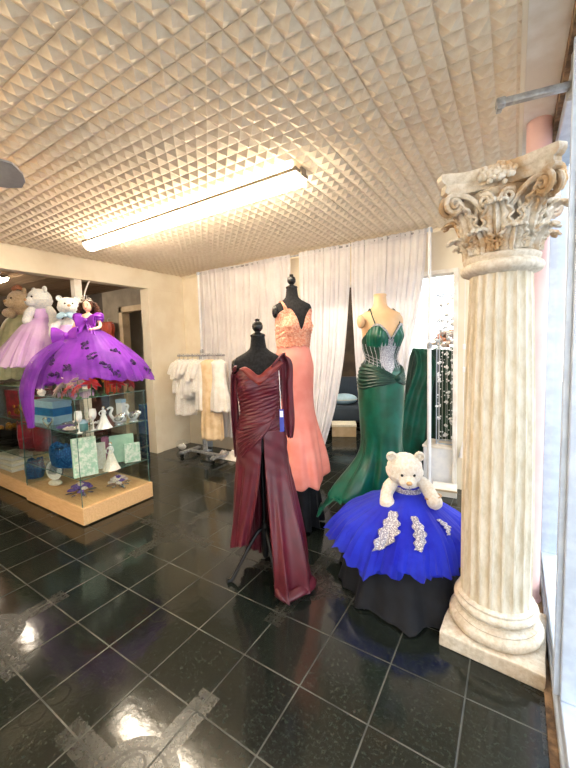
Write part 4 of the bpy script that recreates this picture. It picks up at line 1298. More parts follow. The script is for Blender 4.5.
# ------------------------------------------------------------------ bears on the cases
def lavender_bear():
    t, Mh = plush('white plush bear in a lavender tulle dress above the left display case', Vector((-2.80, 1.66, TOP2)), R(50), m_furblue, head=(-.01, -.02, .945), hr=.125, turn=R(-42))
    bm = NB(); ell(bm, (.01, 0, .76), (.085, .075, .11), nu=28, nv=18)
    for s in (-1, 1): tube(bm, [(s * .075 - .05, -.02, .45), (s * .08 - .06, -.02, .10), (s * .08 - .06, -.03, .035)], [.055, .055, .05], 16); ell(bm, (s * .08 - .06, -.055, .042), (.055, .085, .042), nu=18, nv=12)
    obj('torso', bm, m_furblue, t)
    for pts in ([(.07, -.03, .84), (.12, -.08, .77), (.135, -.11, .69), (.13, -.12, .65)], [(-.07, -.04, .84), (-.11, -.07, .78), (-.125, -.09, .70)]):
        bm = NB(); tube(bm, smoothpath(pts, 12), .045, 16); ell(bm, pts[-1], .05, nu=18, nv=12); bm.normal_update(); fur(bm, .004, 50); obj('arm', bm, m_furblue, t)
    bm = NB(); loft(bm, [[Vector((.01 + rx * cos(2 * PI * i / 36), rx * .9 * sin(2 * PI * i / 36), z)) for i in range(36)] for z, rx in ((.72, .092), (.77, .096), (.82, .098), (.835, .09))]); obj('dress_bodice', bm, m_lavin, t)
    pr = [(0, .090, .082, .735), (.2, .16, .14, .68), (.5, .26, .22, .52), (.8, .34, .28, .34), (1, .38, .31, .21)]
    hz = lambda d: angtab([(-180, .06), (-120, -.01), (-60, -.01), (0, .04), (90, .08)], d)[0]
    c0 = Vector((.01, 0, 0)); c1 = Vector((-.115, -.02, 0))
    bm = NB(); gathered(bm, c0, c1, [(v, a * .95, b * .95, z) for v, a, b, z in pr], hz, 120, 36, 1, .6, 13); obj('underskirt', bm, m_lavin, t, solid=.002)
    bm = NB(); gathered(bm, c0, c1, pr, hz, 150, 40, 3, 1, 17); obj('tulle_skirt', bm, m_lav, t)
lavender_bear()

def ribbon_bear():
    t, Mh = plush('white plush bear with a pale blue neck ribbon behind the purple doll', Vector((-2.38, 1.75, TOP)), R(38), m_furblue, head=(0, -.02, .905), hr=.105, turn=R(28), nod=R(-6))
    bm = NB(); ell(bm, (0, .01, .66), (.10, .085, .16), nu=28, nv=18); tube(bm, [(0, 0, .5), (0, 0, .02)], [.09, .12], 24); obj('torso', bm, m_furblue, t)
    for s in (-1, 1):
        bm = NB(); tube(bm, smoothpath([(s * .08, -.02, .76), (s * .14, -.07, .67), (s * .13, -.11, .60)], 12), .042, 14); ell(bm, (s * .13, -.11, .60), .046, nu=16, nv=12); obj('arm', bm, m_furblue, t)
    pr = [(0, .10, .09, .70), (.3, .145, .135, .55), (.7, .165, .155, .25), (1, .175, .16, .03)]
    bm = NB(); gathered(bm, Vector((0, 0, 0)), Vector((0, 0, 0)), pr, lambda d: 0, 110, 30, 6, .6, 13, ruff=0); obj('dress', bm, m_lavin, t, solid=.002)
    bm = NB(); tube(bm, [Vector((.082 * cos(2 * PI * i / 30), -.01 + .075 * sin(2 * PI * i / 30), .81)) for i in range(31)], .018, 8)
    for q in (-1, 1): ell(bm, (q * .05, -.10, .80), (.05, .016, .032), rot=(0, q * .5, 0), nu=16, nv=10)
    ell(bm, (0, -.108, .80), .018, nu=10, nv=8); obj('neck_ribbon', bm, m_palebl, t)
ribbon_bear()

def sage_bear():
    t, Mh = plush('tan plush bear in a sage green dress at the left edge of the display', Vector((-3.50, 1.72, TOP2)), R(55), m_furtan, head=(.0, -.02, 1.0), hr=.135, turn=R(-48))
    bm = NB(); ell(bm, (0, 0, .80), (.10, .09, .13), nu=28, nv=18); obj('torso', bm, m_furtan, t)
    for s in (-1, 1):
        bm = NB(); tube(bm, smoothpath([(s * .08, -.03, .88), (s * .13, -.09, .84), (s * .08 + .02, -.15, .82)], 12), .045, 14); ell(bm, (s * .08 + .02, -.15, .82), .05, nu=16, nv=12); bm.normal_update(); fur(bm, .004, 50); obj('arm', bm, m_furtan, t)
    pr = [(0, .105, .095, .82), (.2, .17, .15, .74), (.5, .24, .20, .52), (.8, .28, .24, .24), (1, .30, .25, .03)]
    bm = NB(); gathered(bm, Vector((0, 0, 0)), Vector((-.06, 0, 0)), pr, lambda d: 0, 120, 36, 4, 1, 15, ruff=0); obj('dress', bm, m_sage, t, solid=.002)
    bm = NB()
    for q in (-1, 1): ell(bm, Mh @ Vector((q * .045 + .02, -.03, .155)), (.045, .02, .028), rot=(0, q * .6, 0), nu=14, nv=10)
    ell(bm, Mh @ Vector((.02, -.035, .15)), .016, nu=10, nv=8); k = obj('hair_bow', bm, m_furpeach, t)
sage_bear()
t, Mh = plush('peach plush bear cut off by the left edge of the photo', Vector((-3.76, 1.38, TOP2)), R(50), m_furpeach, head=(0, 0, .86), hr=.12)
bm = NB(); ell(bm, (0, 0, .64), (.12, .10, .15), nu=24, nv=16); tube(bm, [(0, 0, .55), (0, 0, .015)], [.12, .17], 20); obj('torso', bm, m_furpeach, t)
for s in (-1, 1):
    bm = NB(); tube(bm, smoothpath([(s * .09, -.02, .74), (s * .15, -.07, .66), (s * .13, -.12, .60)], 10), .042, 14); obj('arm', bm, m_furpeach, t)

# ------------------------------------------------------------------ on top: flowers at the front right of the case
def poinsettia(loc, rz, petalm, label, group, s=1.0, tilt=.3, hgt=.03):
    t = thing('flower', label, 'flower', loc, rz, group)
    bm = NB()
    for ringn, (n, L, up) in enumerate(((7, .062, .25), (6, .045, .7))):
        for k in range(n):
            a = 2 * PI * k / n + ringn * .4
            def P(u, v):
                w = .020 * sin(PI * min(v * .92 + .05, 1)) * (1 - .3 * v)
                x = L * v; y = (u - .5) * 2 * w; z = x * up + .02 - .018 * v * v * 1.2 + .006 * abs(u - .5)
                return Vector((cos(a) * x - sin(a) * y, sin(a) * x + cos(a) * y, z)) * s
            grid(bm, P, 4, 7)
    bmesh.ops.rotate(bm, verts=bm.verts[:], cent=(0, 0, .02 * s), matrix=Matrix.Rotation(tilt, 3, 'X'))
    obj('petals', bm, petalm, t, solid=.0015)
    bm = NB()
    for k in range(6): ell(bm, Vector((.008 * cos(k), .008 * sin(k) - .004, .036)) * s, .005 * s, nu=8, nv=6)
    obj('centre', bm, m_gold, t)
    bm = NB(); tube(bm, smoothpath([(0, 0, .02 * s), (0, .008, -hgt * .5), (0, .012, -hgt + .004)], 8), .004, 6)
    lathe(bm, [(.022, -hgt), (.022, -hgt + .006), (.006, -hgt + .012)], 12, (0, .012, 0))
    obj('stem', bm, m_leaf, t)
    return t
fl = [(-1.475, 1.31, m_red, 'red'), (-1.545, 1.36, m_petalw, 'white'), (-1.475, 1.44, m_red, 'red'), (-1.63, 1.30, m_petalw, 'white'), (-1.56, 1.27, m_red, 'red'),
      (-1.485, 1.56, m_gold, 'gold'), (-1.475, 1.68, m_red, 'red'), (-1.56, 1.52, m_petalw, 'white'), (-1.475, 1.80, m_red, 'red'), (-1.72, 1.29, m_petalw, 'white'), (-1.56, 1.66, m_gold, 'gold')]
where = ['at the front corner of the glass case top', 'just behind the front corner flower', 'third along the right edge of the case top', 'near the front edge of the case top', 'beside the front corner under the doll',
         'halfway along the right edge of the case top', 'next along the right edge past the gold one', 'under the doll skirt at mid right edge', 'farthest back along the right edge', 'leftmost along the front edge of the case top', 'in the second row toward the back']
hts = [.05, .13, .09, .10, .04, .16, .07, .17, .06, .05, .18]
for k, (x, y, mt, cn) in enumerate(fl):
    poinsettia((x + .035, y - .02, TOP + hts[k]), RND.random() * 6, mt, '%s artificial flower %s' % (cn, where[k]), 'artificial flowers on the display case', 1.15 + .25 * RND.random(), .75 + .2 * RND.random(), hts[k])

# ------------------------------------------------------------------ contents of the right case
S1, S2 = .82, .41
def goblet(loc, label):
    t = thing('wedding_goblet', label, 'goblet', loc, R(20), 'white goblets on the middle shelf')
    bm = NB(); lathe(bm, [(.026, .001), (.027, .005), (.008, .012), (.005, .03), (.005, .085), (.009, .095)], 24); obj('stem', bm, m_porc, t)
    bm = NB(); lathe(bm, [(.008, .094), (.024, .11), (.033, .135), (.033, .165), (.028, .195), (.025, .196), (.029, .165), (.028, .135), (.018, .113)], 24); obj('bowl', bm, m_porc, t)
    bm = NB()
    for k in range(5): ell(bm, (.018 * cos(k * 1.3), -.034, .12 + .012 * sin(k * 1.9)), .009, nu=8, nv=6)
    obj('ribbon_flower', bm, m_petalw, t); return t
goblet((-1.470, 1.30, S1), 'white goblet nearest the front corner on the middle glass shelf')
goblet((-1.475, 1.43, S1), 'white goblet second from the front corner on the middle shelf')
t = thing('favor_box', 'round teal keepsake box between the white goblets', 'box', (-1.56, 1.385, S1))
bm = NB(); lathe(bm, [(.038, 0), (.040, .01), (.040, .06), (.036, .066)], 28); obj('body', bm, MAT('teal lacquer', (70, 140, 150), .3, vs=20, bump=.02), t)
bm = NB(); lathe(bm, [(.042, .066), (.042, .08), (.03, .094), (.006, .1)], 28); obj('lid', bm, m_palebl, t)
def bell_fig(loc, label, h, r, m1, cat='figurine'):
    t = thing('lady_figurine', label, cat, loc, R(30), None)
    bm = NB()
    rows = [[Vector(((r * (1 - .82 * s ** .75)) * (1 + .06 * sin(9 * th) * (1 - s)) * cos(th), (r * (1 - .82 * s ** .75)) * (1 + .06 * sin(9 * th) * (1 - s)) * sin(th), h * .72 * s)) for th in [2 * PI * i / 48 for i in range(48)]] for s in [k / 16 for k in range(17)]]
    loft(bm, rows); obj('gown', bm, m1, t)
    bm = NB(); lathe(bm, [(r * .18, h * .70), (r * .26, h * .78), (r * .24, h * .84), (r * .08, h * .87)], 20); ell(bm, (0, 0, h * .93), (h * .05, h * .055, h * .065), nu=16, nv=12); obj('figure', bm, m_porc, t)
    bm = NB(); ell(bm, (0, .006, h * .95), (h * .055, h * .055, h * .06), nu=14, nv=10); obj('hair', bm, m_snout if r > .05 else m_gold, t)
    for s in (-1, 1):
        bm = NB(); tube(bm, smoothpath([(s * r * .26, 0, h * .82), (s * r * .45, -r * .2, h * .70), (s * r * .15, -r * .45, h * .62)], 10), h * .02, 8); obj('arm', bm, m_porc, t)
    return t
bell_fig((-1.475, 1.53, S1), 'white and pale blue gown figurine on the middle shelf beside the goblets', .20, .072, m_porc)
def swan(loc, rz, label):
    t = thing('swan_ornament', label, 'ornament', loc, rz, 'swan ornaments on the middle shelf')
    bm = NB(); ell(bm, (0, 0, .045), (.06, .038, .035), nu=24, nv=14)
    for v in bm.verts:
        if v.co.x > .02: v.co.z += (v.co.x - .02) * .6
    tube(bm, smoothpath([(-.045, 0, .05), (-.075, 0, .10), (-.055, 0, .15), (-.075, 0, .165), (-.10, 0, .15)], 24), [.016 - .0003 * i for i in range(25)], 12)
    obj('body', bm, m_porc, t)
    bm = NB(); tube(bm, [(-.095, 0, .152), (-.122, 0, .138)], [.007, .002], 8); obj('beak', bm, m_gold, t)
    for s in (-1, 1):
        bm = NB(); ell(bm, (.012, s * .036, .065), (.05, .012, .034), rot=(0, -.4, s * .15), nu=18, nv=10); obj('wing', bm, m_silvermet, t)
    bm = NB(); lathe(bm, [(.045, 0), (.045, .008), (.03, .012)], 24); obj('stand', bm, m_silvermet, t)
swan((-1.51, 1.70, S1), R(40), 'white swan ornament with silver wings at mid middle shelf')
swan((-1.51, 1.86, S1), R(20), 'white swan ornament with silver wings farthest back on the middle shelf')
t = thing('candle_box', 'tall white box standing behind the swan ornaments', 'box', (-1.62, 1.80, S1), R(15))
obj('carton', box(NB(), -.035, -.03, 0, .035, .03, .22, .003), m_porc, t, False); obj('lid', box(NB(), -.038, -.033, .19, .038, .033, .225, .003), m_palebl, t, False)
t = thing('acrylic_tray', 'clear acrylic plate on the right end of the middle shelf', 'tray', (-1.53, 1.62, S1))
bm = NB(); lathe(bm, [(.03, .001), (.05, .004), (.085, .014), (.09, .02), (.084, .018), (.05, .009), (.03, .006)], 36)
t.location = (-1.70, 1.58, S1); obj('plate', bm, m_acry, t)
bm = NB()
for k in range(16): ell(bm, (.05 * cos(k * 2.4) * (k / 16), .05 * sin(k * 2.4) * (k / 16), .018 + .004 * (k % 3)), .009, nu=8, nv=6)
obj('crystal_beads', bm, m_crystal, t)
# beaded garlands and flower crowns on the left of the middle shelf
def crown(loc, label, m1, r=.055):
    t = thing('hair_wreath', label, 'hair wreath', loc, 0, 'flower wreaths on the middle shelf')
    bm = NB(); tube(bm, [Vector((r * cos(2 * PI * i / 30), r * sin(2 * PI * i / 30), .014)) for i in range(31)], .006, 8); obj('band', bm, m_silvermet, t)
    for k in range(9):
        a = 2 * PI * k / 9; bm = NB()
        for q in range(5): ell(bm, (r * cos(a) + .012 * cos(q * 1.26), r * sin(a) + .012 * sin(q * 1.26), .025), (.010, .010, .007), nu=8, nv=6)
        ell(bm, (r * cos(a), r * sin(a), .031), .006, nu=8, nv=6); obj('blossom', bm, m1, t)
crown((-1.64, 1.33, S1), 'white flower wreath left of the goblets on the middle shelf', m_petalw)
crown((-1.77, 1.33, S1), 'lilac flower wreath at the middle of the middle shelf', m_lilac)
crown((-1.90, 1.44, S1), 'silver flower wreath near the left of the middle shelf', m_silvermet)
t = thing('heart_frame', 'small silver heart frame with a blue flower on the middle shelf', 'frame', (-2.02, 1.29, S1), R(20))
bm = NB(); pts = [Vector((.05 * (16 * sin(a) ** 3) / 16, 0, .055 + .05 * (13 * cos(a) - 5 * cos(2 * a) - 2 * cos(3 * a) - cos(4 * a)) / 16)) for a in [2 * PI * i / 40 for i in range(41)]]
tube(bm, pts, .007, 8); obj('rim', bm, m_silvermet, t)
bm = NB(); ell(bm, (.03, -.012, .075), (.025, .012, .025), nu=14, nv=10); obj('flower', bm, m_bluebox, t)

def album(loc, rz, w, h, d, front, label, lean=-.12):
    t = thing('photo_album', label, 'album', loc, rz, None)
    def bx(*a, bev=.003):
        bm = NB(); box(bm, *a, bev); bmesh.ops.rotate(bm, verts=bm.verts[:], cent=(0, 0, 0), matrix=Matrix.Rotation(lean, 3, 'X')); bmesh.ops.translate(bm, verts=bm.verts[:], vec=(0, 0, .002 + abs(sin(lean)) * d * .5)); return bm
    obj('cover', bx(-w / 2, -d / 2, 0, w / 2, -d / 2 + .006, h), front, t, False)
    obj('cover', bx(-w / 2, d / 2 - .006, 0, w / 2, d / 2, h), m_mint, t, False)
    obj('spine', bx(-w / 2 - .004, -d / 2, 0, -w / 2 + .004, d / 2, h), m_mint, t, False)
    obj('pages', bx(-w / 2 + .004, -d / 2 + .006, .006, w / 2 - .008, d / 2 - .006, h - .006), m_page, t, False)
album((-1.50, 1.35, S2), R(70), .19, .345, .070, m_minted, 'largest mint green album at the front corner of the lower shelf')
album((-1.58, 1.76, S2), R(62), .22, .27, .05, m_mint, 'plain mint green album at the back of the lower shelf')
album((-1.475, 1.80, S2), R(62), .145, .19, .035, m_minted, 'small embossed mint album farthest right on the lower shelf')
album((-1.58, 1.50, S2), R(60), .15, .25, .035, m_ivory, 'cream lace covered album behind the lady figurine on the lower shelf')
bell_fig((-1.475, 1.575, S2), 'white lace gown figurine between the albums on the lower shelf', .26, .078, m_ivory)
t = thing('pillar_candle', 'pink pillar candle at the back of the lower shelf', 'candle', (-1.78, 1.70, S2))
bm = NB(); lathe(bm, [(.035, 0), (.035, .24), (.025, .248), (.008, .244)], 28); obj('wax', bm, MAT('pink wax', (206, 130, 170), .45, vs=8, bump=.05, sss=.1), t)
bm = NB(); tube(bm, [(0, 0, .244), (.002, 0, .258)], .002, 6); obj('wick', bm, m_eye, t)
def basket(loc, label, m1, rx, ry, h, name='gift_bag'):
    t = thing(name, label, 'gift bag', loc, R(10))
    bm = NB()
    def P(u, v):
        th = 2 * PI * u; c, s = cos(th), sin(th)
        sq = 1 / max(abs(c) ** .6 + abs(s) ** .6, .1) ** .3
        w = 1 + .12 * sin(v * PI) + .05 * nz(c * 3, s * 3, v * 4 + rx * 9) + (.05 * sin(th * 14) * sstep(.6, 1, v))
        return Vector((rx * c * sq * w, ry * s * sq * w, .002 + h * v + .02 * v * sin(th * 5)))
    rows = grid(bm, P, 60, 24, True); bm.faces.new(rows[0]); obj('body', bm, m1, t, solid=.003)
    bm = NB(); tube(bm, [Vector((rx * .85 * cos(2 * PI * i / 30), ry * .85 * sin(2 * PI * i / 30), h * .72)) for i in range(31)], .010, 8); obj('ribbon', bm, m_silvermet, t)
    bm = NB()
    rr = random.Random(int(rx * 1000))
    for k in range(12): ell(bm, (rr.uniform(-.6, .6) * rx, rr.uniform(-.6, .6) * ry, h * (.9 + .15 * rr.random())), .022, nu=10, nv=8)
    obj('filling', bm, m1, t)
basket((-2.00, 1.44, S2), 'bright blue glitter gift bag filling the lower shelf at left', m_bluegl, .24, .11, .19)
basket((-2.72, 1.42, .167), 'blue glitter gift bag on the wooden base of the left case', m_bluegl, .10, .09, .18)
t = thing('cameo_plaque', 'round white cameo plaque with silver rim on the wooden base', 'plaque', (-2.22, 1.40, .167), R(20))
bm = NB(); M4 = Matrix.Rotation(PI / 2 - .1, 4, 'X'); lathe(bm, [(.10, -.006), (.10, .006), (.085, .010)], 40); bm.transform(Matrix.Translation((0, 0, .165)) @ M4); obj('disc', bm, m_porc, t)
bm = NB(); tube(bm, [Vector((.102 * cos(2 * PI * i / 40), 0, .102 * sin(2 * PI * i / 40))) for i in range(41)], .008, 8); bm.transform(Matrix.Translation((0, 0, .165))); obj('rim', bm, m_silvermet, t)
bm = NB(); ell(bm, (.0, -.016, .175), (.05, .010, .06), nu=18, nv=12); ell(bm, (-.03, -.016, .14), (.04, .010, .022), nu=14, nv=10); ell(bm, (.035, -.016, .20), (.022, .010, .03), nu=14, nv=10); obj('relief', bm, m_silver, t)
bm = NB(); ell(bm, (0, 0, .030), (.075, .045, .030), nu=24, nv=14)
obj('foot', bm, m_ivory, t)
def bouquet(loc, label, m1, m2, r=.09, n=16):
    t = thing('bouquet', label, 'bouquet', loc, R(-20))
    bm = NB(); tube(bm, [(.16, .02, .018), (.06, .0, .035), (0, 0, .045)], [.012, .018, .03], 10); obj('handle', bm, m_silvermet, t)
    rr = random.Random(9)
    for k in range(n):
        a = 2.4 * k; q = r * math.sqrt((k + .3) / n); c = Vector((q * cos(a), q * sin(a) * .8, .045 + .05 * (1 - (q / r) ** 2))); bm = NB()
        for p in range(5): ell(bm, c + Vector((.016 * cos(p * 1.26), .016 * sin(p * 1.26), .003)), (.015, .015, .010), nu=9, nv=6)
        ell(bm, c + Vector((0, 0, .012)), .009, nu=8, nv=6); obj('blossom', bm, m1 if k % 4 else m2, t)
    bm = NB()
    for k in range(8):
        a = k * .785; ell(bm, (r * 1.05 * cos(a), r * .9 * sin(a), .024), (.035, .014, .006), rot=(0, 0, a), nu=12, nv=6)
    obj('leaves', bm, m_silvermet, t)
bouquet((-1.76, 1.42, .167), 'lilac flower bouquet lying on the wooden base near the front', m_lilac, m_petalw, .11)
bouquet((-1.62, 1.72, .167), 'white flower bouquet lying at the back of the wooden base', m_petalw, m_lilac, .09)
# blue striped box stack under the doll scarf
t = thing('gift_box', 'pale blue box with a deep cyan band on the middle shelf at left', 'box', (-2.27, 1.44, S1), R(4))
obj('carton', box(NB(), -.20, -.09, 0, .20, .09, .215, .004), m_palebl, t, False); obj('lid', box(NB(), -.205, -.095, .19, .205, .095, .235, .004), m_palebl, t, False)
k = obj('band', box(NB(), -.202, -.094, .085, .202, .094, .165, .002), m_bluebox, t, False); k['label'] = 'deep cyan band'
def couple(loc, label, m1, rz):
    t = thing('figurine', label, 'figurine', loc, rz, 'black and white figurines on the case top')
    bm = NB(); lathe(bm, [(.04, 0), (.04, .01), (.028, .02), (.022, .07), (.016, .09), (.026, .11), (.024, .13), (.008, .14)], 20); obj('body', bm, m1, t)
    bm = NB(); ell(bm, (0, 0, .16), (.022, .022, .025), nu=14, nv=10); obj('head', bm, m_porc, t)
    bm = NB(); ell(bm, (0, .004, .172), (.024, .024, .018), nu=14, nv=10); obj('hat', bm, m_eye, t)
couple((-2.44, 1.36, TOP), 'black figurine at the left end of the case top', m_eye, 0)
couple((-2.36, 1.40, TOP), 'white figurine beside the black one on the case top', m_porc, 1)

# ------------------------------------------------------------------ contents of the left case
LS = .84
t = thing('gift_box', 'red box with gold ornaments on the upper shelf of the left case', 'box', (-2.95, 1.50, LS), R(5))
obj('carton', box(NB(), -.20, -.13, 0, .20, .13, .27, .004), m_redfab, t, False); obj('lid', box(NB(), -.205, -.135, .22, .205, .135, .29, .004), m_redfab, t, False)
bm = NB(); rr = random.Random(2)
for k in range(14): ell(bm, (rr.uniform(-.15, .18), -.135, rr.uniform(.02, .12)), (.02, .012, .02), nu=10, nv=8)
obj('gold_ornament', bm, m_gold, t)
basket((-3.02, 1.50, .445), 'crimson fabric gift bag on the lower shelf of the left case', m_redfab, .12, .10, .30)
basket((-2.72, 1.52, .445), 'crimson satin gift bag nearest the joint of the two cases', m_redfab, .085, .085, .33)
t = thing('ornament_box', 'black box with gold baubles on the lower shelf at the left edge', 'box', (-3.35, 1.48, .445), R(10))
obj('carton', box(NB(), -.16, -.12, 0, .16, .12, .2, .004), m_eye, t, False)
bm = NB()
for k in range(14): ell(bm, (rr.uniform(-.14, .14), rr.uniform(-.1, .1), .21 + .02 * rr.random()), .03, nu=12, nv=8)
obj('baubles', bm, m_gold, t)
for k in range(3):
    t = thing('gift_box', ['flat white box at the bottom of the stack in the left case', 'second white box in the stack in the left case', 'top white box of the stack in the left case'][k], 'box', (-3.28 - .02 * k, 1.45, .167 + .062 * k), R(4 * k), 'white boxes in the left case')
    obj('carton', box(NB(), -.17, -.11, 0, .17, .11, .052, .003), m_porc, t, False); obj('lid', box(NB(), -.173, -.113, .03, .173, .113, .060, .003), m_page, t, False)

# ================================================================== CLOTHES RACK
RX, RY = -1.90, 3.19
t = thing('clothes_rack', 'chrome clothes rail on an H-shaped base by the back left corner', 'clothes rack', (RX, RY, 0), 0)
bm = NB(); tube(bm, [(-.46, 0, 1.44), (.44, 0, 1.44)], .013, 14)
for k in range(28): tube(bm, [(-.44 + .031 * k, -.014, 1.44), (-.44 + .031 * k, -.018, 1.462), (-.44 + .031 * k, .0, 1.468)], .003, 5)
obj('rail', bm, m_aludark, t)
bm = NB(); tube(bm, [(0, 0, .07), (0, 0, 1.43)], .022, 18); tube(bm, [(0, 0, .07), (0, 0, .75)], .028, 18); obj('upright', bm, m_aludark, t)
bm = NB(); box(bm, -.30, -.03, .055, .30, .03, .085, .006); box(bm, -.33, -.18, .055, -.27, .18, .085, .006); box(bm, .27, -.18, .055, .33, .18, .085, .006); obj('base', bm, m_aludark, t)
for sx in (-.3, .3):
    for sy in (-.155, .155):
        bm = NB(); tube(bm, [(sx - .014, sy, .024), (sx + .014, sy, .024)], .024, 16); tube(bm, [(sx, sy, .03), (sx, sy, .058)], .007, 8); obj('caster', bm, m_blackgloss, t)

def garment(x, rz, label, m1, L, w, sl, kind='white_dress', flare=1.25, group='garments on the clothes rail', cat='dress', extra=None):
    L *= 1.22; w *= .80; sl *= 1.05; rz *= .72
    h = thing('coat_hanger', 'hanger holding the ' + label, 'hanger', (x, RY, 1.44), rz, 'hangers on the clothes rail')
    bm = NB(); tube(bm, smoothpath([(.0, .0, -.05), (0, 0, -.012), (0, .016, .004), (0, .012, .024), (0, -.006, .022), (0, -.014, .010)], 24), .0025, 6)
    tube(bm, [(-w * .55, 0, -.105), (-w * .2, 0, -.062), (0, 0, -.05), (w * .2, 0, -.062), (w * .55, 0, -.105)], .006, 8); obj('wire', bm, m_aludark, h)
    t = thing(kind, label, cat, (x, RY, 1.44), rz, group)
    bm = NB()
    def P(u, v):
        th = 2 * PI * u
        if v < .14:
            q = v / .14; hw = .03 + (w * .62 - .03) * q; z = -.055 - .045 * q ** 1.5; d = .018 + .022 * q
        else:
            q = (v - .14) / .86; hw = w * (.56 + (.56 * flare - .56) * sstep(.25, 1, q)) - .01 * sin(q * PI * 2) ; z = -.10 - (L - .10) * q; d = .040 + .035 * q
        fo = sstep(.3, 1, v) * .010 * sin(th * 9 + x * 40)
        return Vector(((hw + fo) * cos(th), (d + fo) * sin(th), z + .008 * v * sin(th * 5)))
    grid(bm, P, 56, 36, True); obj('body', bm, m1, t, solid=.003)
    for s in (-1, 1):
        if sl > 0:
            bm = NB(); pts = smoothpath([(s * w * .45, 0, -.105), (s * (w * .62), 0, -.15), (s * (w * .62 + .05), -.01, -.10 - sl)], 14)
            tube(bm, pts, [.030 + .010 * sin(i / 14 * PI) + .006 * (i / 14) for i in range(15)], 16); obj('sleeve', bm, m1, t, solid=.003)
    if extra: extra(t)
    bm = NB(); tube(bm, [Vector((.045 * cos(2 * PI * i / 20), .026 * sin(2 * PI * i / 20), -.062)) for i in range(21)], .008, 8); obj('collar', bm, m1, t)
    return t
garment(RX - .43, R(60), 'short white embroidered dress at the left end of the rail', m_ivory, .44, .20, .16)
garment(RX - .34, R(50), 'long ivory christening gown second from the left on the rail', m_ivory, .70, .24, .22, flare=1.4)
garment(RX - .25, R(55), 'white christening gown third from the left on the rail', m_white, .50, .23, .20)
garment(RX - .16, R(48), 'white puff-sleeved dress fourth from the left on the rail', m_white, .46, .24, .15, flare=1.4)
garment(RX - .05, R(55), 'small ivory suit jacket at the middle of the rail', m_ivory, .42, .20, .24, cat='jacket')
garment(RX + .05, R(45), 'long white dress right of the middle of the rail', m_white, .62, .22, .20)
garment(RX + .16, R(20), 'long tan taffeta gown behind the front white dress', m_tan, .95, .30, 0, kind='tan_gown', flare=1.2)
garment(RX + .33, R(12), 'white sleeveless dress at the right end of the rail', m_white, .62, .24, .0, flare=1.3)
t = thing('white_cloth', 'bunched white cloth on the floor right of the clothes rail base', 'cloth', (-1.58, 3.36, 0))
bm = NB()
def P(u, v):
    x = (u - .5) * .50; y = (v - .5) * .26
    ed = sstep(0, .25, u) * sstep(1, .75, u) * sstep(0, .25, v) * sstep(1, .75, v)
    return Vector((x, y, .006 + ed * (.05 + .04 * nz(u * 5, v * 4, 1) + .02 * sin(u * 21 + v * 6))))
grid(bm, P, 50, 30); obj('folds', bm, m_white, t, solid=.004)
t = thing('plastic_bag', 'clear plastic bag on the floor left of the clothes rail base', 'bag', (-2.50, 3.30, 0))
bm = NB(); ell(bm, (0, 0, .08), (.11, .08, .08), nu=30, nv=20)
for v in bm.verts: v.co += Vector((nz(v.co.x * 20, v.co.y * 20, v.co.z * 20), nz(v.co.x * 20, v.co.y * 20, 7), 0)) * .018; v.co.z = max(v.co.z, .002)
obj('film', bm, m_plastic, t)
bm = NB(); ell(bm, (0, 0, .05), (.07, .05, .045), nu=16, nv=10); obj('contents', bm, m_white, t)

# ================================================================== CURTAINS
YC = 3.45
def stand(x, label):
    t = thing('curtain_pole', label, 'pole', (x, YC - .02, 0))
    bm = NB(); tube(bm, [(0, 0, .008), (0, 0, 1.5)], .020, 18); tube(bm, [(0, 0, 1.5), (0, 0, 2.64)], .0165, 18); obj('tube', bm, m_porc, t)
    bm = NB(); box(bm, -.06, -.06, 0, .06, .06, .010, .003); obj('foot_plate', bm, m_alu, t, False)
    bm = NB(); lathe(bm, [(.024, 1.47), (.027, 1.48), (.027, 1.52), (.020, 1.53)], 18); obj('lock_collar', bm, m_aludark, t)
stand(-2.12, 'left metal curtain pole beside the clothes rail')
stand(1.045, 'right metal curtain pole in front of the bright back window')
t = thing('curtain_rod', 'thin metal rod across the top of the sheer curtains', 'rod', (0, YC, 2.615))
bm = NB(); tube(bm, [(-2.12, 0, 0), (1.045, 0, 0)], .011, 14); obj('rod', bm, m_aludark, t)
for x in (-2.12, 1.045):
    bm = NB(); box(bm, x - .02, -.035, -.02, x + .02, .018, .02, .004); obj('hook', bm, m_alu, t)
def curtain(label, left, right, zb, nf, seed):
    """left/right: rows (z, x) from top to bottom"""
    t = thing('curtain', label, 'curtain', (0, YC, 0), 0, 'sheer white curtains')
    bm = NB()
    lt = sorted(left); rt = sorted(right)
    def P(u, v):
        z = 2.63 - (2.63 - zb) * v
        xl = tabz(lt, z)[0]; xr = tabz(rt, z)[0]
        w = xr - xl
        x = xl + w * u
        am = .009 + .013 * v
        ph = u * nf * 2 * PI + 1.2 * nz(u * 6, v * 1.2, seed)
        y = am * sin(ph) + .3 * am * sin(ph * 2.3 + seed) + .02 * nz(u * 3, v * 2, seed + 3)
        y -= .012
        return Vector((x + .006 * sin(ph * 1.7), y, z))
    grid(bm, P, 260, 40)
    o = obj('panel', bm, m_voile, t, solid=.002)
    bm = NB()
    grid(bm, lambda u, v: (lambda p: Vector((p.x, p.y - .003, 2.585 + .055 * v)))(P(u, 0)), 260, 4); obj('header_pocket', bm, m_voile, t, solid=.003)
curtain('left sheer white curtain behind the clothes rail and burgundy gown', [(2.63, -2.11), (.2, -2.10)], [(2.63, -.55), (1.5, -.56), (.2, -.60)], .26, 18, 1)
curtain('middle sheer white curtain swept left behind the coral gown', [(2.63, -.43), (.2, -.46)], [(2.63, .225), (2.3, .22), (2.0, .20), (1.5, .15), (1.0, .06), (.6, -.05), (.25, -.17)], .24, 10, 4)
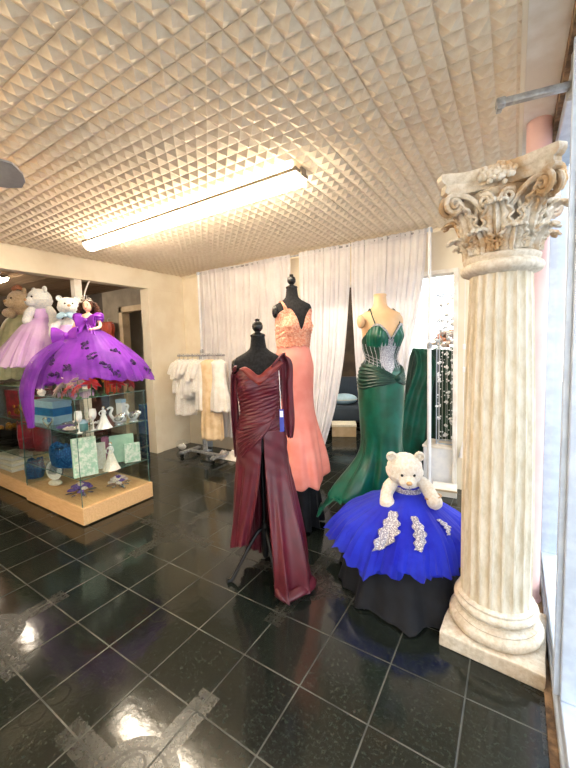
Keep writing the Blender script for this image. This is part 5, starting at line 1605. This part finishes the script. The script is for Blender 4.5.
curtain('right sheer white curtain behind the emerald gown', [(2.63, .235), (2.2, .225), (1.6, .25), (1.0, .29), (.6, .34), (.25, .38)], [(2.63, 1.02), (2.3, 1.0), (1.9, .94), (1.5, .87), (1.0, .80), (.25, .74)], .24, 10, 9)

# ================================================================== BACK ROOM
t = thing('evening_gown', 'dark emerald gown hanging behind the right curtain pole', 'gown', (.98, 4.12, 0), R(10))
bm = NB()
def P(u, v):
    th = 2 * PI * u
    z = 1.47 - 1.45 * v
    rx = .24 + .18 * v + .02 * sin(v * 9); ry = .09 + .09 * v
    f = 1 + .10 * v * sin(th * 9 + 2 * v) + .05 * sin(th * 17)
    return Vector((rx * f * cos(th) - .05 * v, ry * f * sin(th), z - .10 * (cos(th) > .2) * 0 - .05 * (1 - v) * (cos(th) * .5 + .5)))
grid(bm, P, 90, 50, True); obj('skirt', bm, m_greendark, t, solid=.004)
bm = NB(); ribbon(bm, [(-.16, -.14, 1.46), (-.10, -.19, 1.25), (-.20, -.22, .8), (-.30, -.26, .03)], [.16, .22, .26, .3], (1, .1, 0), .02, 16, 30, 2); obj('draped_panel', bm, m_green, t, solid=.004)
bm = NB(); tube(bm, [(-.18, 0, 1.44), (.18, 0, 1.44)], .008, 8); tube(bm, [(0, 0, .01), (0, 0, 1.44)], .012, 10); lathe(bm, [(.12, 0), (.12, .012), (.02, .03)], 20); obj('stand', bm, m_blackmetal, t)

t = thing('white_plinth', 'white boxed plinth carrying the crystal strands right of the bear', 'plinth', (1.14, 3.83, 0))
bm = NB(); box(bm, -.20, -.16, 0, .19, .16, .40, .008); obj('carcass', bm, m_porc, t, False)
obj('top', box(NB(), -.21, -.17, .40, .20, .17, .425, .006), m_soffit, t, False)
t = thing('crystal_stand', 'stand of hanging crystal strands on the white plinth', 'crystal stand', (1.16, 3.83, .425))
bm = NB()
for x, y in ((-.10, -.08), (.10, -.08), (.10, .08), (-.10, .08)): tube(bm, [(x, y, 0), (x, y, 1.60)], .006, 8)
for z in (.01, 1.60): tube(bm, [(-.10, -.08, z), (.10, -.08, z), (.10, .08, z), (-.10, .08, z), (-.10, -.08, z)], .007, 8)
obj('frame', bm, m_alu, t)
rr = random.Random(21)
for k in range(6):
    x = -.08 + .16 * ((k * .37) % 1); y = -.07 + .14 * ((k * .61) % 1)
    bm = NB(); tube(bm, [(x, y, .02), (x, y, 1.6)], .0015, 4)
    for i in range(26):
        z = .03 + 1.53 * rr.random(); s = rr.choice((.006, .008, .011, .018))
        for q in range(1 if s < .012 else 4):
            bmesh.ops.create_icosphere(bm, subdivisions=1, radius=s * (1 if q == 0 else .6), matrix=Matrix.Translation((x + rr.uniform(-.02, .02), y + rr.uniform(-.012, .012), z + (0 if q == 0 else rr.uniform(-.02, .02)))))
    obj('crystal_strand', bm, m_crystal, t, smooth=False)
t = thing('flower_arrangement', 'white and blush flower arrangement between the crystal strands', 'flowers', (1.04, 4.75, 0))
bm = NB(); lathe(bm, [(.11, 0), (.11, .02), (.04, .05), (.03, 1.2), (.07, 1.3), (.08, 1.34)], 24); obj('stand', bm, m_porc, t)
for k in range(30):
    a = 2.4 * k; q = .19 * math.sqrt(k / 30); c = Vector((q * cos(a), q * sin(a), 1.42 + .22 * (1 - (q / .2) ** 2) + .05 * rr.random())); bm = NB()
    for p in range(6): ell(bm, c + Vector((.03 * cos(p * 1.05), .03 * sin(p * 1.05), .01 * (p % 2))), (.03, .03, .02), nu=9, nv=6)
    obj('bloom', bm, m_petalw if k % 3 else m_furpeach, t)
bm = NB()
for k in range(16):
    a = k * .39; ell(bm, (.20 * cos(a), .20 * sin(a), 1.38 + .06 * (k % 3)), (.06, .02, .01), rot=(0, .4, a), nu=12, nv=6)
obj('foliage', bm, m_leaf, t)
t = thing('floor_board', 'low white board lying on the floor in front of the plinth', 'board', (1.14, 3.47, 0), R(6))
obj('board', box(NB(), -.07, -.10, 0, .16, .12, .07, .006), m_soffit, t, False); obj('edging', box(NB(), -.075, -.105, .055, .165, -.098, .075, .002), m_doorcase, t, False)
t = thing('blind_cord', 'white pull cord with two toggles on the cream wall by the column', 'cord', (1.335, YB - .018, 0))
bm = NB(); tube(bm, smoothpath([(0, 0, 2.28), (.004, -.004, 1.8), (-.003, -.002, 1.2), (0, -.004, .75)], 30), .003, 6); obj('string', bm, m_porc, t)
for z in (1.45, 1.22): obj('toggle', box(NB(), -.012, -.012, z, .012, .008, z + .055, .004), m_porc, t, False)
bm = NB(); lathe(bm, [(.004, .52), (.036, .38), (.040, .36), (.004, .362)], 16); bm.transform(Matrix.Translation((0, -.028, .0))); tube(bm, [(0, -.004, .75), (0, -.028, .5)], .0025, 6); obj('tassel', bm, m_porc, t)

# dim things seen between the curtains
t = thing('armchair', 'blue upholstered armchair in the dim back room between the curtains', 'armchair', (-.86, 5.72, 0), R(20))
mblue = MAT('dusty blue upholstery', (44, 58, 74), .8, vs=8, bump=.2, sheen=.2)
bm = NB(); box(bm, -.34, -.32, .18, .34, .32, .44, .05, 4); obj('seat', bm, mblue, t)
bm = NB(); box(bm, -.34, .22, .40, .34, .36, .92, .05, 4); obj('backrest', bm, mblue, t)
for s in (-1, 1): obj('armrest', box(NB(), s * .36 - .06, -.32, .18, s * .36 + .06, .34, .62, .04, 4), mblue, t)
for sx in (-.3, .3):
    for sy in (-.26, .28):
        bm = NB(); lathe(bm, [(.016, 0), (.028, .185)], 12, (sx, sy, 0)); obj('leg', bm, m_dark, t)
t = thing('cushion', 'white cushion on the blue armchair in the back room', 'cushion', (-.86, 5.69, .44), R(20))
bm = NB(); ell(bm, (0, .0, .10), (.24, .16, .10), nu=24, nv=14)
for v in bm.verts: v.co.z = max(v.co.z, .002)
obj('pillow', bm, m_palebl, t)
bm = NB(); tube(bm, [Vector((.238 * cos(2 * PI * i / 30), .158 * sin(2 * PI * i / 30), .10)) for i in range(31)], .006, 6); obj('piping', bm, m_page, t)
t = thing('storage_box', 'low cream storage box on the floor in front of the blue armchair', 'box', (-.66, 5.20, 0), R(25))
obj('carton', box(NB(), -.20, -.14, 0, .20, .14, .20, .008), m_doorcase, t, False); obj('lid', box(NB(), -.205, -.145, .17, .205, .145, .215, .006), m_page, t, False)

# side room: stored things
for k, (x, y, z) in enumerate(((-3.95, 3.78, 0), (-3.62, 3.82, 0), (-3.93, 3.80, .272))):
    t = thing('storage_crate', ['blue glittery crate on the floor inside the side doorway', 'second blue crate right of the first inside the side doorway', 'upper blue crate stacked inside the side doorway'][k], 'crate', (x, y, z), R(3 * k), 'blue crates in the side doorway')
    obj('body', box(NB(), -.15, -.12, 0, .15, .12, .25, .01), m_bluegl, t, False); obj('lid', box(NB(), -.155, -.125, .235, .155, .125, .27, .008), m_bluebox, t, False)
t = thing('hanging_gown', 'orange gown hanging on the side room wall behind the doll', 'gown', (-4.42, 3.40, 2.10), 0)
bm = NB()
def P(u, v):
    th = 2 * PI * u
    z = -.04 - 1.3 * v; rx = .12 + .10 * v + .05 * sin(min(v * 6, 1) * PI); ry = .05 + .04 * v
    f = 1 + .08 * sin(th * 9 + v * 4)
    return Vector((rx * f * cos(th), min(ry * f * sin(th), .085), z))
grid(bm, P, 60, 40, True); obj('gown_body', bm, m_orange, t, solid=.003)
bm = NB(); tube(bm, smoothpath([(0, 0, -.04), (0, 0, 0), (0, .02, .03), (0, .05, .02)], 12), .004, 6); tube(bm, [(-.16, 0, -.07), (0, 0, -.03), (.16, 0, -.07)], .007, 8); obj('hanger', bm, m_aludark, t)
t = thing('garment_rail', 'dark hanging rail of clothes at the back of the side room', 'clothes rack', (-5.35, 3.1, 0), 0)
bm = NB(); tube(bm, [(-.6, 0, 1.7), (.6, 0, 1.7)], .015, 12)
for s in (-.6, .6): tube(bm, [(s, 0, .02), (s, 0, 1.7)], .015, 12); tube(bm, [(s, -.25, .015), (s, .25, .015)], .014, 10)
obj('frame', bm, m_blackmetal, t)
for k in range(7):
    w = thing('hanging_coat', ['dark coat at the left end of the side room rail', 'crimson coat second on the side room rail', 'brown coat third on the side room rail', 'grey coat at the middle of the side room rail', 'dark coat fifth on the side room rail', 'crimson coat sixth on the side room rail', 'brown coat at the right end of the side room rail'][k], 'coat', (-5.35 - .48 + .16 * k, 3.1, 1.70), R(75 + 5 * (k % 3)), 'coats on the side room rail')
    bm = NB(); loft(bm, [[Vector((rx * cos(2 * PI * i / 28), ry * sin(2 * PI * i / 28) * (1 + .1 * sin(i)), z)) for i in range(28)] for z, rx, ry in ((-.05, .03, .02), (-.08, .14, .04), (-.14, .20, .05), (-.5, .19, .055), (-1.1, .22, .06))]); obj('coat_body', bm, (m_black, m_redfab, m_dark, m_grey)[k % 4], w)
    bm = NB(); tube(bm, smoothpath([(0, 0, -.06), (0, 0, -.005), (0, .016, .012), (0, .0, .020)], 10), .003, 6); obj('hook', bm, m_aludark, w)

# ================================================================== LIGHT, WORLD, CAMERA
W = bpy.data.worlds.new('overcast sky'); S.world = W; W.use_nodes = True
nt = W.node_tree; nt.nodes.clear()
o = nt.nodes.new('ShaderNodeOutputWorld'); b = nt.nodes.new('ShaderNodeBackground')
tc = nt.nodes.new('ShaderNodeTexCoord'); sp = nt.nodes.new('ShaderNodeSeparateXYZ'); mr = nt.nodes.new('ShaderNodeMapRange'); mx = nt.nodes.new('ShaderNodeMix'); mx.data_type = 'RGBA'
nt.links.new(tc.outputs['Generated'], sp.inputs[0]); nt.links.new(sp.outputs[2], mr.inputs[0]); mr.inputs[1].default_value = 0; mr.inputs[2].default_value = .8
nt.links.new(mr.outputs[0], mx.inputs[0]); mx.inputs[6].default_value = (1, .985, .97, 1); mx.inputs[7].default_value = (.80, .90, 1, 1)
nt.links.new(mx.outputs[2], b.inputs[0]); b.inputs[1].default_value = 2.9
nt.links.new(b.outputs[0], o.inputs[0])
# light portals in the shop window and the back window
for loc, rot, sx, sy in (((2.03, .5, 1.35), (0, R(90), 0), 2.4, 6.2), ((.8, 6.32, 1.67), (R(-90), 0, 0), 1.3, 2.3)):
    L = bpy.data.lights.new('window_portal', 'AREA'); L.shape = 'RECTANGLE'; L.size = sx; L.size_y = sy; L.energy = 1
    L.cycles.is_portal = True
    lo = bpy.data.objects.new('window_portal', L); lo.location = loc; lo.rotation_euler = rot; COL.objects.link(lo)

cam = bpy.data.cameras.new('camera'); co = bpy.data.objects.new('camera', cam); COL.objects.link(co)
cam.sensor_fit = 'VERTICAL'; cam.sensor_height = 36; cam.sensor_width = 27
cam.lens = 354.01 * 36 / 768; cam.shift_y = -9.55 / 768; cam.clip_start = .02; cam.clip_end = 200
yaw, pit, rol = -.5673, .0789, -.0288
Rz = Matrix(((cos(yaw), -sin(yaw), 0), (sin(yaw), cos(yaw), 0), (0, 0, 1)))
Bm = Matrix(((1, 0, 0), (0, 0, -1), (0, 1, 0)))
Rx = Matrix(((1, 0, 0), (0, cos(pit), -sin(pit)), (0, sin(pit), cos(pit))))
Rr = Matrix(((cos(rol), -sin(rol), 0), (sin(rol), cos(rol), 0), (0, 0, 1)))
M = Rr @ Rx @ Bm @ Rz
rot = Matrix((M[0], -M[1], -M[2])).transposed().to_4x4()
co.matrix_world = Matrix.Translation((1.7478, -.2975, 1.5303)) @ rot
S.camera = co
S.view_settings.view_transform = 'Standard'; S.view_settings.look = 'None'; S.view_settings.gamma = 1; S.view_settings.use_curve_mapping = False
S.view_settings.exposure = 0.9
S.cycles.transparent_max_bounces = 48
S.cycles.max_bounces = 14
S.cycles.diffuse_bounces = 6
